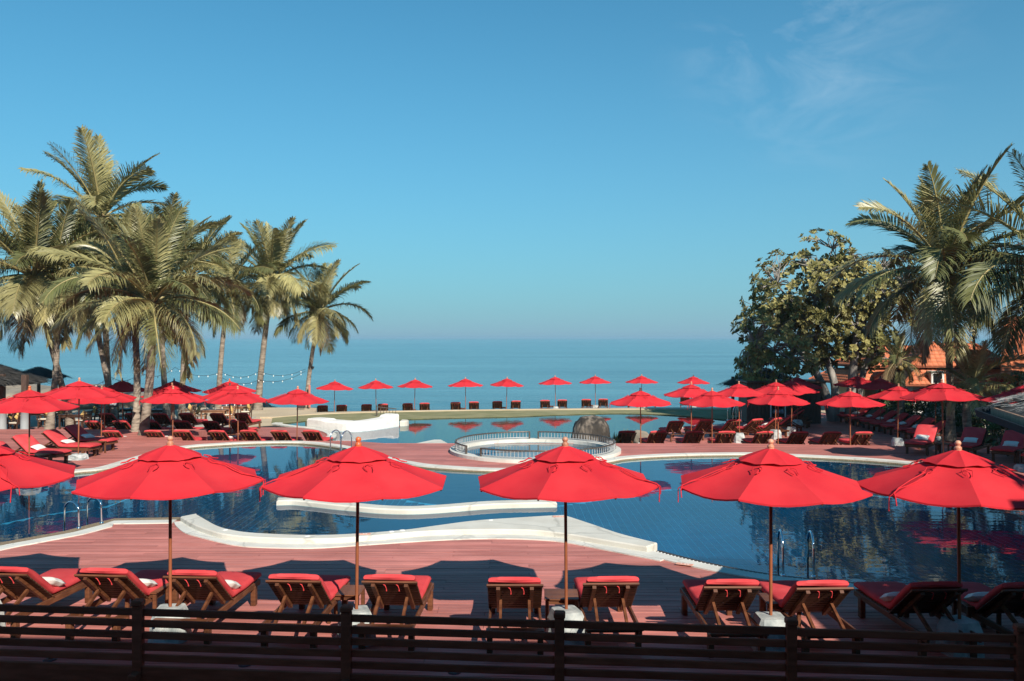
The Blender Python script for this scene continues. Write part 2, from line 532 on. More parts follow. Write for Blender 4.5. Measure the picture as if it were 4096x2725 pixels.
mat('roof_deck', (0.26, 0.07, 0.03), rough=0.8)
mat('dark_glass', (0.012, 0.014, 0.016), rough=0.08)
mat('yellow_cushion', (0.62, 0.40, 0.14), (0.52, 0.33, 0.11), rough=0.9, scale=3, rnd=0.15)
mat('cream_cushion', (0.70, 0.62, 0.50), rough=0.9, rnd=0.05)
mat('dark_teak', (0.05, 0.024, 0.014), (0.09, 0.042, 0.024), rough=0.5, scale=4, rnd=0.2)
mat('light_teak', (0.25, 0.115, 0.058), (0.32, 0.15, 0.078), rough=0.5, scale=4, rnd=0.15)
mat('grey_column', (0.30, 0.315, 0.315), (0.24, 0.25, 0.25), rough=0.8, scale=2)
mat('bulb_glass', (0.85, 0.85, 0.80), rough=0.15)
mat('cable', (0.012, 0.012, 0.013), rough=0.6)
mat('terracotta', (0.45, 0.16, 0.12), rough=0.8)
mat('skin', (0.30, 0.17, 0.11), rough=0.55)
mat('shirt_dark', (0.03, 0.035, 0.05), rough=0.85)
mat('trouser', (0.06, 0.06, 0.07), rough=0.85)
mat('roof_plain', (0.16, 0.10, 0.07), rough=0.8)
mat('rope_red', (0.66, 0.05, 0.05), rough=0.8)
mat('depth_tile', (0.70, 0.34, 0.24), rough=0.6)
mat('grille_white', (0.72, 0.72, 0.70), rough=0.6)
mat('bin_green', (0.02, 0.055, 0.05), rough=0.5)
mat('bottle_glass', (0.30, 0.35, 0.42), rough=0.2, rnd=0.5)

def sea_mat():
    m = bpy.data.materials.new('sea_water'); m.use_nodes = True
    nt = m.node_tree; L = nt.links.new
    b = nt.nodes['Principled BSDF']
    b.inputs['IOR'].default_value = 1.33
    b.inputs['Roughness'].default_value = 0.16
    tc = nd(nt, 'ShaderNodeTexCoord')
    # broad streaks of colour (depth, current)
    mp = nd(nt, 'ShaderNodeMapping'); mp.inputs['Scale'].default_value = (0.004, 0.03, 1)
    L(tc.outputs['Object'], mp.inputs[0])
    nz = nd(nt, 'ShaderNodeTexNoise'); nz.inputs['Scale'].default_value = 1; nz.inputs['Detail'].default_value = 13; nz.inputs['Roughness'].default_value = 0.72
    cr = nd(nt, 'ShaderNodeMapRange'); cr.inputs[1].default_value = 0.36; cr.inputs[2].default_value = 0.66
    L(mp.outputs[0], nz.inputs['Vector'])
    mx = nd(nt, 'ShaderNodeMixRGB')
    mx.inputs[1].default_value = (0.028, 0.115, 0.160, 1); mx.inputs[2].default_value = (0.11, 0.285, 0.33, 1)
    L(nz.outputs[0], cr.inputs[0]); L(cr.outputs[0], mx.inputs[0])
    L(mx.outputs[0], b.inputs['Base Color'])
    mp2 = nd(nt, 'ShaderNodeMapping'); mp2.inputs['Scale'].default_value = (0.10, 0.42, 1); mp2.inputs['Rotation'].default_value = (0, 0, R(4))
    L(tc.outputs['Object'], mp2.inputs[0])
    n1 = nd(nt, 'ShaderNodeTexNoise'); n1.inputs['Scale'].default_value = 1.0; n1.inputs['Detail'].default_value = 5; n1.inputs['Roughness'].default_value = 0.55
    L(mp2.outputs[0], n1.inputs['Vector'])
    bp = nd(nt, 'ShaderNodeBump'); bp.inputs['Strength'].default_value = 0.75; bp.inputs['Distance'].default_value = 0.9
    L(n1.outputs[0], bp.inputs['Height'])
    L(bp.outputs[0], b.inputs['Normal'])
    MATS['sea_water'] = m
sea_mat()

# ------------------------------------------------------------------ ground, beach, sea
Z1 = -0.60           # lower deck and restaurant terrace
ZB = -0.67           # water of the back pool
ZL = -0.62           # lawn
ZS = -1.44           # sea-front sunbed strip

g = MB()
g.sheet([(-400, -200), (400, -200), (400, 49), (-400, 49)], -2.7)
tag(g.build('ground', 'soil'), kind='structure')

def beach_z(x, y):
    s = ZS - 0.02
    e = 0.0
    if y > 70: e = -min(1.0, (y - 70) / 16.0) * 2.6
    if y <= 57 and -19 < x < 26: e = min(e, -1.5 * min(1.0, min(x + 19, 26 - x) / 2.5))
    if y > 57 and -19 < x < 26: e = min(e, -2.1 * min(1.0, min(x + 19, 26 - x, y - 57) / 2.5))
    n = noise.noise(Vector((x * 0.13, y * 0.13, 3.1))) * 0.10
    if abs(x) > 26: n += min(1.0, (abs(x) - 26) / 20) * 0.15
    return s + e + n * (1 if (y < 57 or abs(x) > 24) else 0.15)
b = MB(); NX, NY = 120, 40
ys = [47 + i * 1.2 for i in range(NY + 1)]
V = [(-150 + 300 * i / NX, y, beach_z(-150 + 300 * i / NX, y)) for y in ys for i in range(NX + 1)]
b.add(V, [(j * (NX + 1) + i, j * (NX + 1) + i + 1, (j + 1) * (NX + 1) + i + 1, (j + 1) * (NX + 1) + i) for j in range(NY) for i in range(NX)], True)
tag(b.build('beach', 'sand'), kind='structure')

s = MB()
rows = [62, 90, 140, 240, 500, 1200, 4000, 12000, 45000]
for y0, y1 in zip(rows[:-1], rows[1:]):
    x = max(600, y1 * 1.6)
    s.sheet([(-x, y0), (x, y0), (x, y1), (-x, y1)], -3.0)
tag(s.build('sea', 'sea_water'), kind='structure')

# ------------------------------------------------------------------ front pool outline (water edge)
WZ = -0.05
far_px = [(-330, 2000), (-150, 1960), (120, 1912), (304, 1889), (435, 1874), (590, 1828), (740, 1792), (880, 1780), (1024, 1773), (1198, 1772), (1324, 1785),
          (1400, 1801), (1490, 1828), (1611, 1854), (1720, 1869), (1959, 1883), (2150, 1881), (2300, 1868), (2431, 1848), (2526, 1833),
          (2744, 1822), (3027, 1819), (3137, 1824), (3420, 1838), (3681, 1860), (3900, 1892), (4150, 1950)]
FAR = crom([G(u, v, 0) for u, v in far_px], 5)
near_r_px = [(4330, 2343), (4096, 2345), (3855, 2343), (3507, 2330), (3246, 2308), (3085, 2290), (2918, 2262), (2760, 2228), (2631, 2195)]
slab_in_px = [(2629, 2171), (2483, 2134), (2370, 2096), (2274, 2065), (2240, 2060), (2048, 2071), (1894, 2082), (1740, 2102), (1611, 2119), (1415, 2134), (1241, 2139), (1024, 2131), (930, 2119), (870, 2102), (815, 2072), (783, 2054)]
near_l_px = [(722, 2071), (457, 2076), (360, 2100), (261, 2126), (0, 2173), (-250, 2225)]
NEAR_R = crom([G(u, v, 0) for u, v in near_r_px], 5)
SLAB_IN = crom([G(u, v, 0.12) for u, v in slab_in_px], 5)
NEAR_L = [G(u, v, 0) for u, v in near_l_px]
right_end = crom([FAR[-1], Vector((14.6, 20.5, 0)), Vector((14.3, 16.5, 0)), Vector((12.0, 13.9, 0)), NEAR_R[0]], 5)
left_end = crom([NEAR_L[-1], Vector((-13.2, 15.8, 0)), Vector((-15.0, 18.0, 0)), FAR[0]], 5)
POOL = FAR + right_end[1:-1] + NEAR_R + SLAB_IN + NEAR_L + left_end[1:-1]
POOL = [Vector((p[0], p[1], 0)) for p in POOL]

w = MB().sheet(POOL, WZ)
tag(w.build('pool_water', 'pool_water', fix=False), kind='structure')
# basin: wall and floor
PF = -1.15
pw = MB()
n = len(POOL)
pw.add([(p[0], p[1], PF) for p in POOL] + [(p[0], p[1], -0.045) for p in POOL], [(i, (i + 1) % n, n + (i + 1) % n, n + i) for i in range(n)])
tag(pw.build('pool_wall', 'bluestone_tile', fix=False), kind='structure')
pf = MB().sheet(offset_loop(POOL, 0.05), PF)
pool_floor = tag(pf.build('pool_floor', 'pool_grout', fix=False), kind='structure')
# tiles on the floor: real pieces with recessed joints
TP = 0.21
rows_t = strips([POOL], 13.4, 33.0, TP, 0.016)
tiles = []
for (ya, yb, l0, l1, r0, r1) in rows_t:
    i0, i1 = math.ceil(max(l0, l1) / TP), math.floor(min(r0, r1) / TP)
    for i in range(i0, i1):
        xa, xb = i * TP + 0.008, (i + 1) * TP - 0.008
        tiles.append(((xa + xb) / 2, (ya + yb) / 2, xb - xa, yb - ya))
tiles = [t for t in tiles if abs(t[0]) < 0.66 * t[1] + 1.5]
tiles.sort(key=lambda t: (t[0] - 2.6) ** 2 + (t[1] - 15.6) ** 2)
tm = MB().bevbox((0, 0, 0), (TP - 0.016, TP - 0.016, 0.016), 0.004).mesh('tile')
tm.materials.append(MATS['pool_tile'])
for t in tiles[:300]:
    o = link('tile', tm, pool_floor); o.location = (t[0], t[1], PF - 0.003)
rest = MB()
for (x, y, a, b_) in tiles[300:]:
    z = PF + 0.005; h, k = a / 2, b_ / 2
    rest.add([(x - h, y - k, z), (x + h, y - k, z), (x + h, y + k, z), (x - h, y + k, z), (x - h - .004, y - k - .004, PF + .002), (x + h + .004, y - k - .004, PF + .002), (x + h + .004, y + k + .004, PF + .002), (x - h - .004, y + k + .004, PF + .002)],
             [(0, 1, 2, 3), (0, 4, 5, 1), (1, 5, 6, 2), (2, 6, 7, 3), (3, 7, 4, 0)])
tag(rest.build('tile_field', 'pool_tile', pool_floor, fix=False), kind='stuff')

# copings
def coping(name, line, w0, w1, z0, z1, m, side=1):
    a, b_ = offset_line(line, side * w0), offset_line(line, side * w1)
    o = MB().ribbon(a, b_, z0, z1).build(name, m)
    return tag(o, kind='structure')
far_line = FAR + right_end[1:6]
coping('pool_coping', far_line, -0.02, 0.36, -0.12, 0.035, 'white_coping')
# low drop of pebble wash just under the far coping
coping('pool_kerb', far_line, -0.05, 0.0, -0.09, -0.012, 'pebble_wash')
NL = [NEAR_L[0]] + NEAR_L[1:]
coping('pool_kerb', NL, -0.02, 0.30, -0.2, 0.008, 'pebble_wash')
coping('pool_coping', NL, 0.302, 0.62, -0.1, 0.022, 'white_coping')
NRr = NEAR_R
coping('pool_kerb', NRr, -0.04, 0.14, -0.2, -0.035, 'dark_gutter')
coping('pool_gutter', NRr, 0.14, 0.25, -0.2, -0.06, 'dark_gutter')
coping('pool_coping', NRr, 0.252, 0.56, -0.1, 0.022, 'white_coping')
# overflow grille: short white bars across the gutter
gr = empty('gutter_grille', NEAR_R[10])
gr.location = (0, 0, 0)
tag(gr, 'white slatted overflow grille along the curved near pool edge', 'grille')
gb = MB().bevbox((0, 0, 0), (0.018, 0.13, 0.012), 0.003).mesh('grille_bar'); gb.materials.append(MATS['grille_white'])
acc = 0.0; cnt = 0; line_mid = offset_line(NEAR_R, 0.195)
pts = []
for i in range(len(line_mid) - 1):
    a, c = line_mid[i], line_mid[i + 1]
    L_ = (c - a).length
    while acc < L_:
        pts.append((a + (c - a) * (acc / L_), math.atan2(c.y - a.y, c.x - a.x))); acc += 0.042
    acc -= L_
mbg = MB()
for k, (p, a) in enumerate(pts):
    if k % 2 == 0 and cnt < 150:
        o = link('grille_bar', gb, gr); o.location = (p.x, p.y, -0.010); o.rotation_euler = (0, 0, a); cnt += 1

# raised cream slab along the near edge
slab_out_px = [(2587, 2212), (2396, 2180), (2257, 2157), (2150, 2145), (2048, 2141), (1894, 2141), (1720, 2147), (1611, 2156), (1415, 2173), (1241, 2180), (1024, 2173), (940, 2166), (870, 2154), (783, 2123), (722, 2088)]
SLAB_OUT = crom([G(u, v, 0) for u, v in slab_out_px], 4)
slab_poly = SLAB_IN + SLAB_OUT[::-1]
slab_poly = [Vector((p[0], p[1], 0)) for p in slab_poly]
so = MB().prism(slab_poly, -0.044, 0.12, bevel=0.022).build('pool_ledge', 'cream_render')
tag(so, 'raised cream rendered ledge curving along the near pool edge', 'ledge')
white_out_px = [(2640, 2247), (2453, 2209), (2257, 2172), (2150, 2162), (2048, 2158), (1894, 2158), (1676, 2168), (1459, 2183), (1241, 2196), (1024, 2192), (940, 2184), (870, 2170), (800, 2152), (739, 2134), (705, 2108), (696, 2091)]
WO = crom([G(u, v, 0) for u, v in white_out_px], 4)
step_poly = [Vector((p[0], p[1], 0)) for p in (SLAB_OUT + [Vector(NEAR_L[0])] + WO[::-1])]
inner = crom([G(u, v - 14, 0) for u, v in white_out_px], 4)
tag(MB().ribbon(WO, offset_line(WO, -0.42), -0.1, 0.02).build('pool_coping', 'white_coping'), kind='structure')
# cracks and small depth tiles on the ledge
def depth_marker(u, v, z, rz=0.0):
    p = G(u, v, z)
    o = MB().bevbox((0, 0, 0.004), (0.30, 0.12, 0.008), 0.003).build('depth_marker', 'depth_tile')
    o.location = (p.x, p.y, z + 0.001); o.rotation_euler = (0, 0, rz)
    cu = bpy.data.curves.new('lettering', 'FONT'); cu.body = '1.20'; cu.size = 0.10; cu.align_x = 'CENTER'; cu.align_y = 'CENTER'
    cu.extrude = 0.001
    tmp = bpy.data.objects.new('tmp', cu)
    me = bpy.data.meshes.new_from_object(tmp); bpy.data.objects.remove(tmp); bpy.data.curves.remove(cu)
    me.name = 'lettering'; me.materials.clear(); me.materials.append(MATS['white_trim'])
    t = link('lettering', me, o); t.location = (0, 0, 0.0095)
    return o
for u, v, z, rz, lb in ((1452, 2137, 0.12, 0.08, 'terracotta depth tile on the ledge where it is narrow'), (2238, 2067, 0.12, 0.0, 'terracotta depth tile at the wide corner of the cream ledge'), (2738, 2258, 0.022, -0.45, 'terracotta depth tile on the white coping beyond the ledge end')):
    tag(depth_marker(u, v, z, rz), lb, 'depth marker', 'depth tiles round the pool')
for i, (u, v) in enumerate(((1231, 2143), (1567, 2125), (1610, 2120), (1962, 2079), (904, 2118))):
    p = G(u, v, 0.12)
    o = MB().lathe([(0.0, 0.012), (0.05, 0.012), (0.06, 0.0)], 12).build('stud', 'white_trim'); o.location = (p.x, p.y - 0.05, 0.121)
    tag(o, ('first', 'second', 'third', 'fourth', 'fifth')[(1, 2, 3, 4, 0)[i]] + ' small white stud from the ladder hoops on the cream ledge', 'stud', 'white studs on the ledge')

# dividing curb inside the pool
curb_px = [(1107, 1998), (1180, 1996), (1260, 2003), (1350, 2013), (1437, 2021), (1530, 2029), (1633, 2032), (1720, 2029), (1807, 2023), (1930, 2013), (2048, 2008), (2224, 2005)]
CURB = crom([G(u, v, 0.06) for u, v in curb_px], 5)
ca, cb = offset_line(CURB, 0.20), offset_line(CURB, -0.20)
curb_poly = ca + cb[::-1]
o = MB().prism(curb_poly, -0.06, 0.07, bevel=0.03).build('pool_divider', 'cream_render')
tag(o, 'curving cream kerb wall standing in the middle of the front pool', 'divider')
o2 = MB().ribbon(offset_line(CURB, 0.21), offset_line(CURB, -0.21), PF, -0.062).build('tiled_face', 'bluestone_tile', o)

# ------------------------------------------------------------------ upper deck
JC = Vector((0.83, 30.4, 0)); JR = 3.05
JAC = [Vector((JC.x + (JR - 0.2) * math.cos(a), JC.y + (JR - 0.2) * math.sin(a), 0)) for a in [2 * PI * k / 64 for k in range(64)]]
OUT0 = [(-32, 8.2), (26, 8.2), (26, 30.6), (13.6, 31.9), (8.5, 32.55), (-4.9, 32.6), (-6.3, 33.35), (-13.5, 33.45), (-13.5, 37.6), (-32, 37.6)]
OUT0 = [Vector((x, y, 0)) for x, y in OUT0]
HOLE = offset_loop(POOL, 0.27)
loops = [OUT0, HOLE, JAC]
deck = MB()
for (ya, yb, l0, l1, r0, r1) in strips(loops, 8.2, 37.6, 0.28, 0.0):
    if ya > 32.5 and l0 > -4: continue
    deck.add([(l0, ya, -0.035), (r0, ya, -0.035), (r1, yb, -0.035), (l1, yb, -0.035)], [(0, 1, 2, 3)])
deck_o = tag(deck.build('deck', 'deck_under', fix=False), kind='structure')
rng = random.Random(4)
planks = []
for (ya, yb, l0, l1, r0, r1) in strips(loops, 8.2, 37.6, 0.14, 0.010):
    if ya > 32.5 and l0 > -4: continue
    x = l0 - rng.random() * 3.4
    first = True
    lo = max(l0, l1); hi = min(r0, r1)
    cuts = []
    xx = math.floor(lo / 3.6) * 3.6 + rng.choice((0.3, 1.4, 2.5, 3.2))
    while xx < hi - 0.4:
        if xx > lo + 0.4: cuts.append(xx)
        xx += 3.6
    ed = [None] + cuts + [None]
    for i in range(len(ed) - 1):
        a0, a1 = (l0, l1) if ed[i] is None else (ed[i] + .003, ed[i] + .003)
        b0, b1 = (r0, r1) if ed[i + 1] is None else (ed[i + 1] - .003, ed[i + 1] - .003)
        planks.append((ya, yb, a0, a1, b0, b1))
def plank_geo(mb, p, dz=0.0):
    ya, yb, a0, a1, b0, b1 = p
    P = [(a0, ya, dz), (b0, ya, dz), (b1, yb, dz), (a1, yb, dz), (a0, ya, -0.03), (b0, ya, -0.03), (b1, yb, -0.03), (a1, yb, -0.03)]
    mb.add(P, [(0, 1, 2, 3), (0, 4, 5, 1), (1, 5, 6, 2), (2, 6, 7, 3), (3, 7, 4, 0)])
vis = []
far_pl = MB()
for p in planks:
    xm, ym = (p[2] + p[4]) / 2, (p[0] + p[1]) / 2
    if 10.3 < ym < 17.5 and (abs(xm) - (p[4] - p[2]) / 2) < 0.62 * ym and len(vis) < 300:
        vis.append(p)
    else:
        plank_geo(far_pl, p, rng.uniform(-0.0015, 0.0015))
for p in vis:
    mb = MB(); plank_geo(mb, p, rng.uniform(-0.002, 0.002))
    mb.build('plank', 'deck_wood', deck_o, fix=False)
tag(far_pl.build('plank_field', 'deck_wood', deck_o, fix=False), kind='stuff')
# edge board of the upper deck where it steps down
ed = [Vector(p) for p in ((26, 30.6, 0), (13.6, 31.9, 0), (8.5, 32.55, 0), (-4.9, 32.6, 0), (-6.3, 33.35, 0), (-13.5, 33.45, 0), (-13.5, 37.6, 0), (-32, 37.6, 0))]
tag(MB().ribbon(ed, offset_line(ed, -0.04), -1.6, 0.004).build('deck_edge', 'deck_wood'), kind='structure')

# ------------------------------------------------------------------ back pool, lower deck, lawn
bp_px_far = [(1116, 1697), (1150, 1691), (1190, 1686), (1240, 1682), (1400, 1679), (1597, 1677), (1800, 1671), (2048, 1666), (2250, 1658), (2440, 1653), (2580, 1655), (2700, 1661), (2800, 1668), (2896, 1678)]
BFAR = crom([G(u, v, ZL) for u, v in bp_px_far], 4)
bp_near = [G(2930, 1692, ZL), G(2890, 1697, ZL), G(2700, 1714, ZL), G(2615, 1738, ZL), Vector((5.6, 37.6, 0)), Vector((4.8, 34.0, 0))]
bp_l = [Vector((-5.2, 33.2, 0)), Vector((-7.2, 36.0, 0)), G(1318, 1764, ZL), G(1345, 1748, ZL), G(1338, 1735, ZL), G(1300, 1722, ZL), G(1240, 1712, ZL), G(1180, 1706, ZL)]
BPR = crom([BFAR[-1]] + bp_near, 4)[1:]
BPL = crom(bp_l + [BFAR[0]], 4)[:-1]
BP = [Vector((p[0], p[1], 0)) for p in BFAR + BPR + BPL]
tag(MB().sheet(BP, ZB).build('back_pool_water', 'back_water', fix=False), kind='structure')
n = len(BP)
bw = MB().add([(p[0], p[1], -2.3) for p in BP] + [(p[0], p[1], ZL - 0.02) for p in BP], [(i, (i + 1) % n, n + (i + 1) % n, n + i) for i in range(n)])
tag(bw.build('back_pool_wall', 'bluestone_tile', fix=False), kind='structure')
tag(MB().sheet(offset_loop(BP, 0.05), -2.1).build('back_pool_floor', 'bluestone_tile', fix=False), kind='structure')
cl = [Vector((p[0], p[1], 0)) for p in BPL] + [BFAR[0]] + BFAR[1:3]
tag(MB().ribbon(cl, offset_line(cl, 0.42), -1.2, Z1 + 0.03).build('back_pool_coping', 'white_coping'), kind='structure')
cr = [Vector((p[0], p[1], 0)) for p in BPR]
tag(MB().ribbon(cr, offset_line(cr, 0.30), -1.2, Z1 + 0.02).build('back_pool_coping', 'white_coping'), kind='structure')

# lower deck, left and right of the back pool
LD_L = [Vector(p) for p in ((-32, 33.0, 0), (-6.6, 33.0, 0), (-7.4, 36.0, 0))] + [Vector((p[0], p[1], 0)) for p in offset_line(BPL, 0.2)[6:]] + [Vector((-14.2, 44.2, 0)), Vector((-32, 44.2, 0))]
LD_R = [Vector(p) for p in ((4.9, 31.5, 0), (26, 30.0, 0), (26, 52.5, 0), (15.2, 52.5, 0))] + [Vector((p[0], p[1], 0)) for p in offset_line(BPR, 0.1)[3:]]
def low_deck(poly, y0, y1):
    base = tag(MB().sheet(poly, Z1 - 0.035).build('lower_deck', 'deck_under', fix=False), kind='structure')
    f = MB()
    r2 = random.Random(8)
    for (ya, yb, l0, l1, r0, r1) in strips([poly], y0, y1, 0.14, 0.006):
        lo, hi = max(l0, l1), min(r0, r1)
        xx = math.floor(lo / 3.6) * 3.6 + r2.choice((0.3, 1.4, 2.5, 3.2))
        ed_ = [None]
        while xx < hi - 0.4:
            if xx > lo + 0.4: ed_.append(xx)
            xx += 3.6
        ed_.append(None)
        for i in range(len(ed_) - 1):
            a0, a1 = (l0, l1) if ed_[i] is None else (ed_[i] + .003,) * 2
            b0, b1 = (r0, r1) if ed_[i + 1] is None else (ed_[i + 1] - .003,) * 2
            z = Z1 + r2.uniform(-.001, .001)
            f.add([(a0, ya, z), (b0, ya, z), (b1, yb, z), (a1, yb, z)], [(0, 1, 2, 3)])
    tag(f.build('plank_field', 'deck_wood', base, fix=False), kind='stuff')
low_deck(LD_L, 33.0, 44.2)
low_deck(LD_R, 30.0, 52.5)
# restaurant terrace (pale paving) behind the left sunbeds
tag(MB().prism([Vector(p) for p in ((-60, 37.7, 0), (-32.1, 37.7, 0), (-32.1, 44.25, 0), (-14.4, 44.25, 0), (-15.2, 50.5, 0), (-60, 51.5, 0))], -1.8, Z1 - 0.02).build('terrace_floor', 'pale_paving', fix=False), kind='structure')
# lawn between the back pool and the sea-front path
lawn_far_px = [(1090, 1672), (1250, 1660), (1500, 1651), (1800, 1645), (2048, 1642), (2440, 1640), (2700, 1640), (2950, 1642)]
LF = crom([G(u, v, ZL) for u, v in lawn_far_px], 4)
lawn_poly = [Vector((p[0], p[1], 0)) for p in BFAR] + [Vector((15.0, 52.0, 0))] + [Vector((p[0], p[1], 0)) for p in LF[::-1]] + [G(1085, 1695, ZL)]
tag(MB().prism(lawn_poly, -2.2, ZL, sides=True).build('lawn', 'lawn_grass', fix=False), kind='structure')
pf_px = [(1040, 1668), (1130, 1659), (1250, 1650), (1500, 1644), (1800, 1639.5), (2048, 1636.5), (2440, 1632), (2700, 1630), (2950, 1630)]
PFAR = crom([G(u, v, ZL + 0.05) for u, v in pf_px], 4)
path_poly = [Vector((p[0], p[1], 0)) for p in LF] + [Vector((p[0], p[1], 0)) for p in PFAR[::-1]]
tag(MB().prism(path_poly, -1.9, ZL + 0.05).build('path', 'sand', fix=False), kind='structure')
# sandy shoulder to the left of the lawn and to the right under the tree
tag(MB().prism([Vector(p) for p in ((-15.4, 44.3, 0), (-13.0, 44.3, 0), (-12.9, 46.4, 0), (-12.1, 52, 0), (-13.2, 57.5, 0), (-22, 57.5, 0), (-22, 50.6, 0), (-15.2, 50.4, 0))], -1.7, ZL - 0.04).build('sand_shoulder', 'sand', fix=False), kind='structure')
tag(MB().prism([Vector(p) for p in ((15.1, 52.6, 0), (40, 52.6, 0), (40, 64, 0), (16, 62, 0))], -1.9, ZL - 0.01).build('sand_shoulder', 'sand', fix=False), kind='structure')
# sea-front strip the sunbeds stand on
sf = [Vector((p[0], p[1], 0)) for p in offset_line(PFAR, -0.02)] 
tag(MB().prism([Vector((-17.5, 53.2, 0)), Vector((19, 55.6, 0)), Vector((22, 68.0, 0)), Vector((-17.5, 60.8, 0))], -3.6, ZS).build('seafront_strip', 'sand', fix=False), kind='structure')
# garden bed on the right
tag(MB().prism([Vector(p) for p in ((20.9, 33.4, 0), (60, 30, 0), (60, 52.4, 0), (26.2, 52.4, 0), (21.0, 52.4, 0))], -1.9, Z1 + 0.22).build('garden_bed', 'soil', fix=False), kind='structure')
tag(MB().prism([Vector(p) for p in ((26.1, 8, 0), (60, 8, 0), (60, 29.9, 0), (26.1, 29.9, 0))], -1.9, -0.02).build('garden_bed', 'soil', fix=False), kind='structure')

# ------------------------------------------------------------------ round pool on the deck
jo, ji = JR, 2.66
ring_o = [Vector((JC.x + jo * math.cos(2 * PI * k / 72), JC.y + jo * math.sin(2 * PI * k / 72), 0)) for k in range(72)]
ring_i = [Vector((JC.x + ji * math.cos(2 * PI * k / 72), JC.y + ji * math.sin(2 * PI * k / 72), 0)) for k in range(72)]
tag(MB().ribbon(ring_i, ring_o, -1.6, 0.11, closed=True).build('round_pool_wall', 'white_coping'), kind='structure')
lin = [JC + (p - JC) * 0.992 for p in ring_i]
tag(MB().ribbon(lin, [JC + (p - JC) * 0.999 for p in ring_i], -0.8, -0.015, closed=True).build('round_pool_lining', 'bluestone_tile'), kind='structure')
tag(MB().sheet(lin, 0.0).build('round_pool_water', 'back_water', fix=False), kind='structure')
tag(MB().sheet(ring_i, -0.75).build('round_pool_floor', 'bluestone_tile', fix=False), kind='structure')
def railing(a0, a1, label):
    e = empty('pool_railing', (JC.x, JC.y, 0.11))
    tag(e, label, 'railing', 'low railings round the circular pool')
    rr = 2.84; h = 0.27
    A = [R(a0 + (a1 - a0) * k / 24) for k in range(25)]
    MB().tube([(rr * math.cos(a), rr * math.sin(a), h) for a in A], 0.028, 6).build('top_rail', 'rail_bronze', e)
    MB().tube([(rr * math.cos(a), rr * math.sin(a), 0.05) for a in A], 0.016, 5).build('bottom_rail', 'rail_grey', e)
    for a in (A[0], A[-1]):
        p = MB().bevbox((0, 0, h / 2 + 0.01), (0.06, 0.06, h + 0.02), 0.006).build('post', 'rail_bronze', e)
        p.location = (rr * math.cos(a), rr * math.sin(a), 0); p.rotation_euler = (0, 0, a)
    nb = int(abs(R(a1 - a0)) * rr / 0.125)
    bm_ = BAL
    for k in range(1, nb):
        a = R(a0 + (a1 - a0) * k / nb)
        q = link('baluster', bm_, e); q.location = (rr * math.cos(a), rr * math.sin(a), 0)
BAL = MB().lathe([(0.018, 0.05), (0.010, 0.10), (0.016, 0.15), (0.009, 0.20), (0.016, 0.262)], 6).mesh('baluster'); BAL.materials.append(MATS['rail_grey'])
railing(93, 177, 'low baluster railing between circular pool and the open back pool water')
railing(3, 86, 'low baluster railing in front of the domed rock')
railing(184, 213, 'short low baluster railing section with a gap on both sides')
railing(229, 288, 'low baluster railing on the rim beside the front pool')
railing(300, 356, 'low baluster railing curving round the rim towards the potted agave')

# ------------------------------------------------------------------ white wall in the back pool
wl_px = [(1228, 1714), (1300, 1722), (1400, 1727), (1480, 1722), (1560, 1711), (1596, 1705)]
WL = crom([G(u, v, ZB) for u, v in wl_px], 6)
wi = offset_line(WL, 0.9)
wall = MB()
nn = len(WL)
P = []
for k in range(nn):
    t = k / (nn - 1)
    top = ZB + 0.46 + 0.03 * math.sin(t * 7) + (0.09 if t > 0.84 else 0) + (0.06 if t < 0.2 else 0) + 0.12 * max(0, t - 0.3)
    for (q, z) in ((WL[k], ZB - 0.03), (WL[k], top - 0.08), (WL[k] + (wi[k] - WL[k]) * 0.07, top), (WL[k] + (wi[k] - WL[k]) * 0.5, top + 0.01), (WL[k] + (wi[k] - WL[k]) * 0.93, top), (wi[k], top - 0.1), (wi[k], ZB - 0.03)):
        P.append((q[0], q[1], z))
Fs = [(k * 7 + j, (k + 1) * 7 + j, (k + 1) * 7 + j + 1, k * 7 + j + 1) for k in range(nn - 1) for j in range(6)]
Fs += [tuple(range(7)), tuple((nn - 1) * 7 + j for j in range(6, -1, -1))]
wall.add(P, Fs)
wo = wall.build('pool_wall_white', 'white_stucco'); wo.name = 'stucco_wall'
tag(wo, 'rough white stucco wall curving out of the back pool', 'wall')
MB().ribbon(WL, wi, -2.05, ZB - 0.03).build('footing', 'bluestone_tile', wo)
# rounded stone ledge at its end
e_ = MB().prism([Vector((WL[-1][0] + 0.05 + 0.42 * math.cos(a) * (1 if math.cos(a) > 0 else 0.1), WL[-1][1] + 0.45 + 0.45 * math.sin(a), 0)) for a in [2 * PI * k / 20 for k in range(20)]], ZB - 0.02, ZB + 0.28, bevel=0.05).build('end_ledge', 'cream_render', wo)
r_ = empty('pool_railing', G(1552, 1664, ZL)); tag(r_, 'short bronze railing behind the white stucco wall', 'railing')
MB().beam((-0.7, 0, 0.55), (0.5, 0, 0.42), 0.05, 0.05).build('top_rail', 'rail_bronze', r_)
for k in range(7):
    MB().beam((-0.65 + k * 0.18, 0, 0.0), (-0.65 + k * 0.18 + 0.05, 0, 0.52 - k * 0.018), 0.025, 0.025).build('baluster', 'rail_bronze', r_)
MB().beam((-0.7, 0, 0), (-0.7, 0, 0.66), 0.06, 0.06, (0, 1, 0)).build('post', 'rail_bronze', r_)

# little cream step seen just beyond the deck in the back pool
st = [G(1735, 1757, ZB + 0.1), G(1765, 1757, ZB + 0.1), G(1800, 1776, ZB + 0.1), G(1560, 1790, ZB + 0.1), G(1640, 1776, ZB + 0.1)]
tag(MB().prism([Vector((p[0], p[1], 0)) for p in st], -2, ZB + 0.08, bevel=0.02).build('pool_step', 'cream_render', fix=True), 'pale low step rising from the back pool beside the deck', 'step')

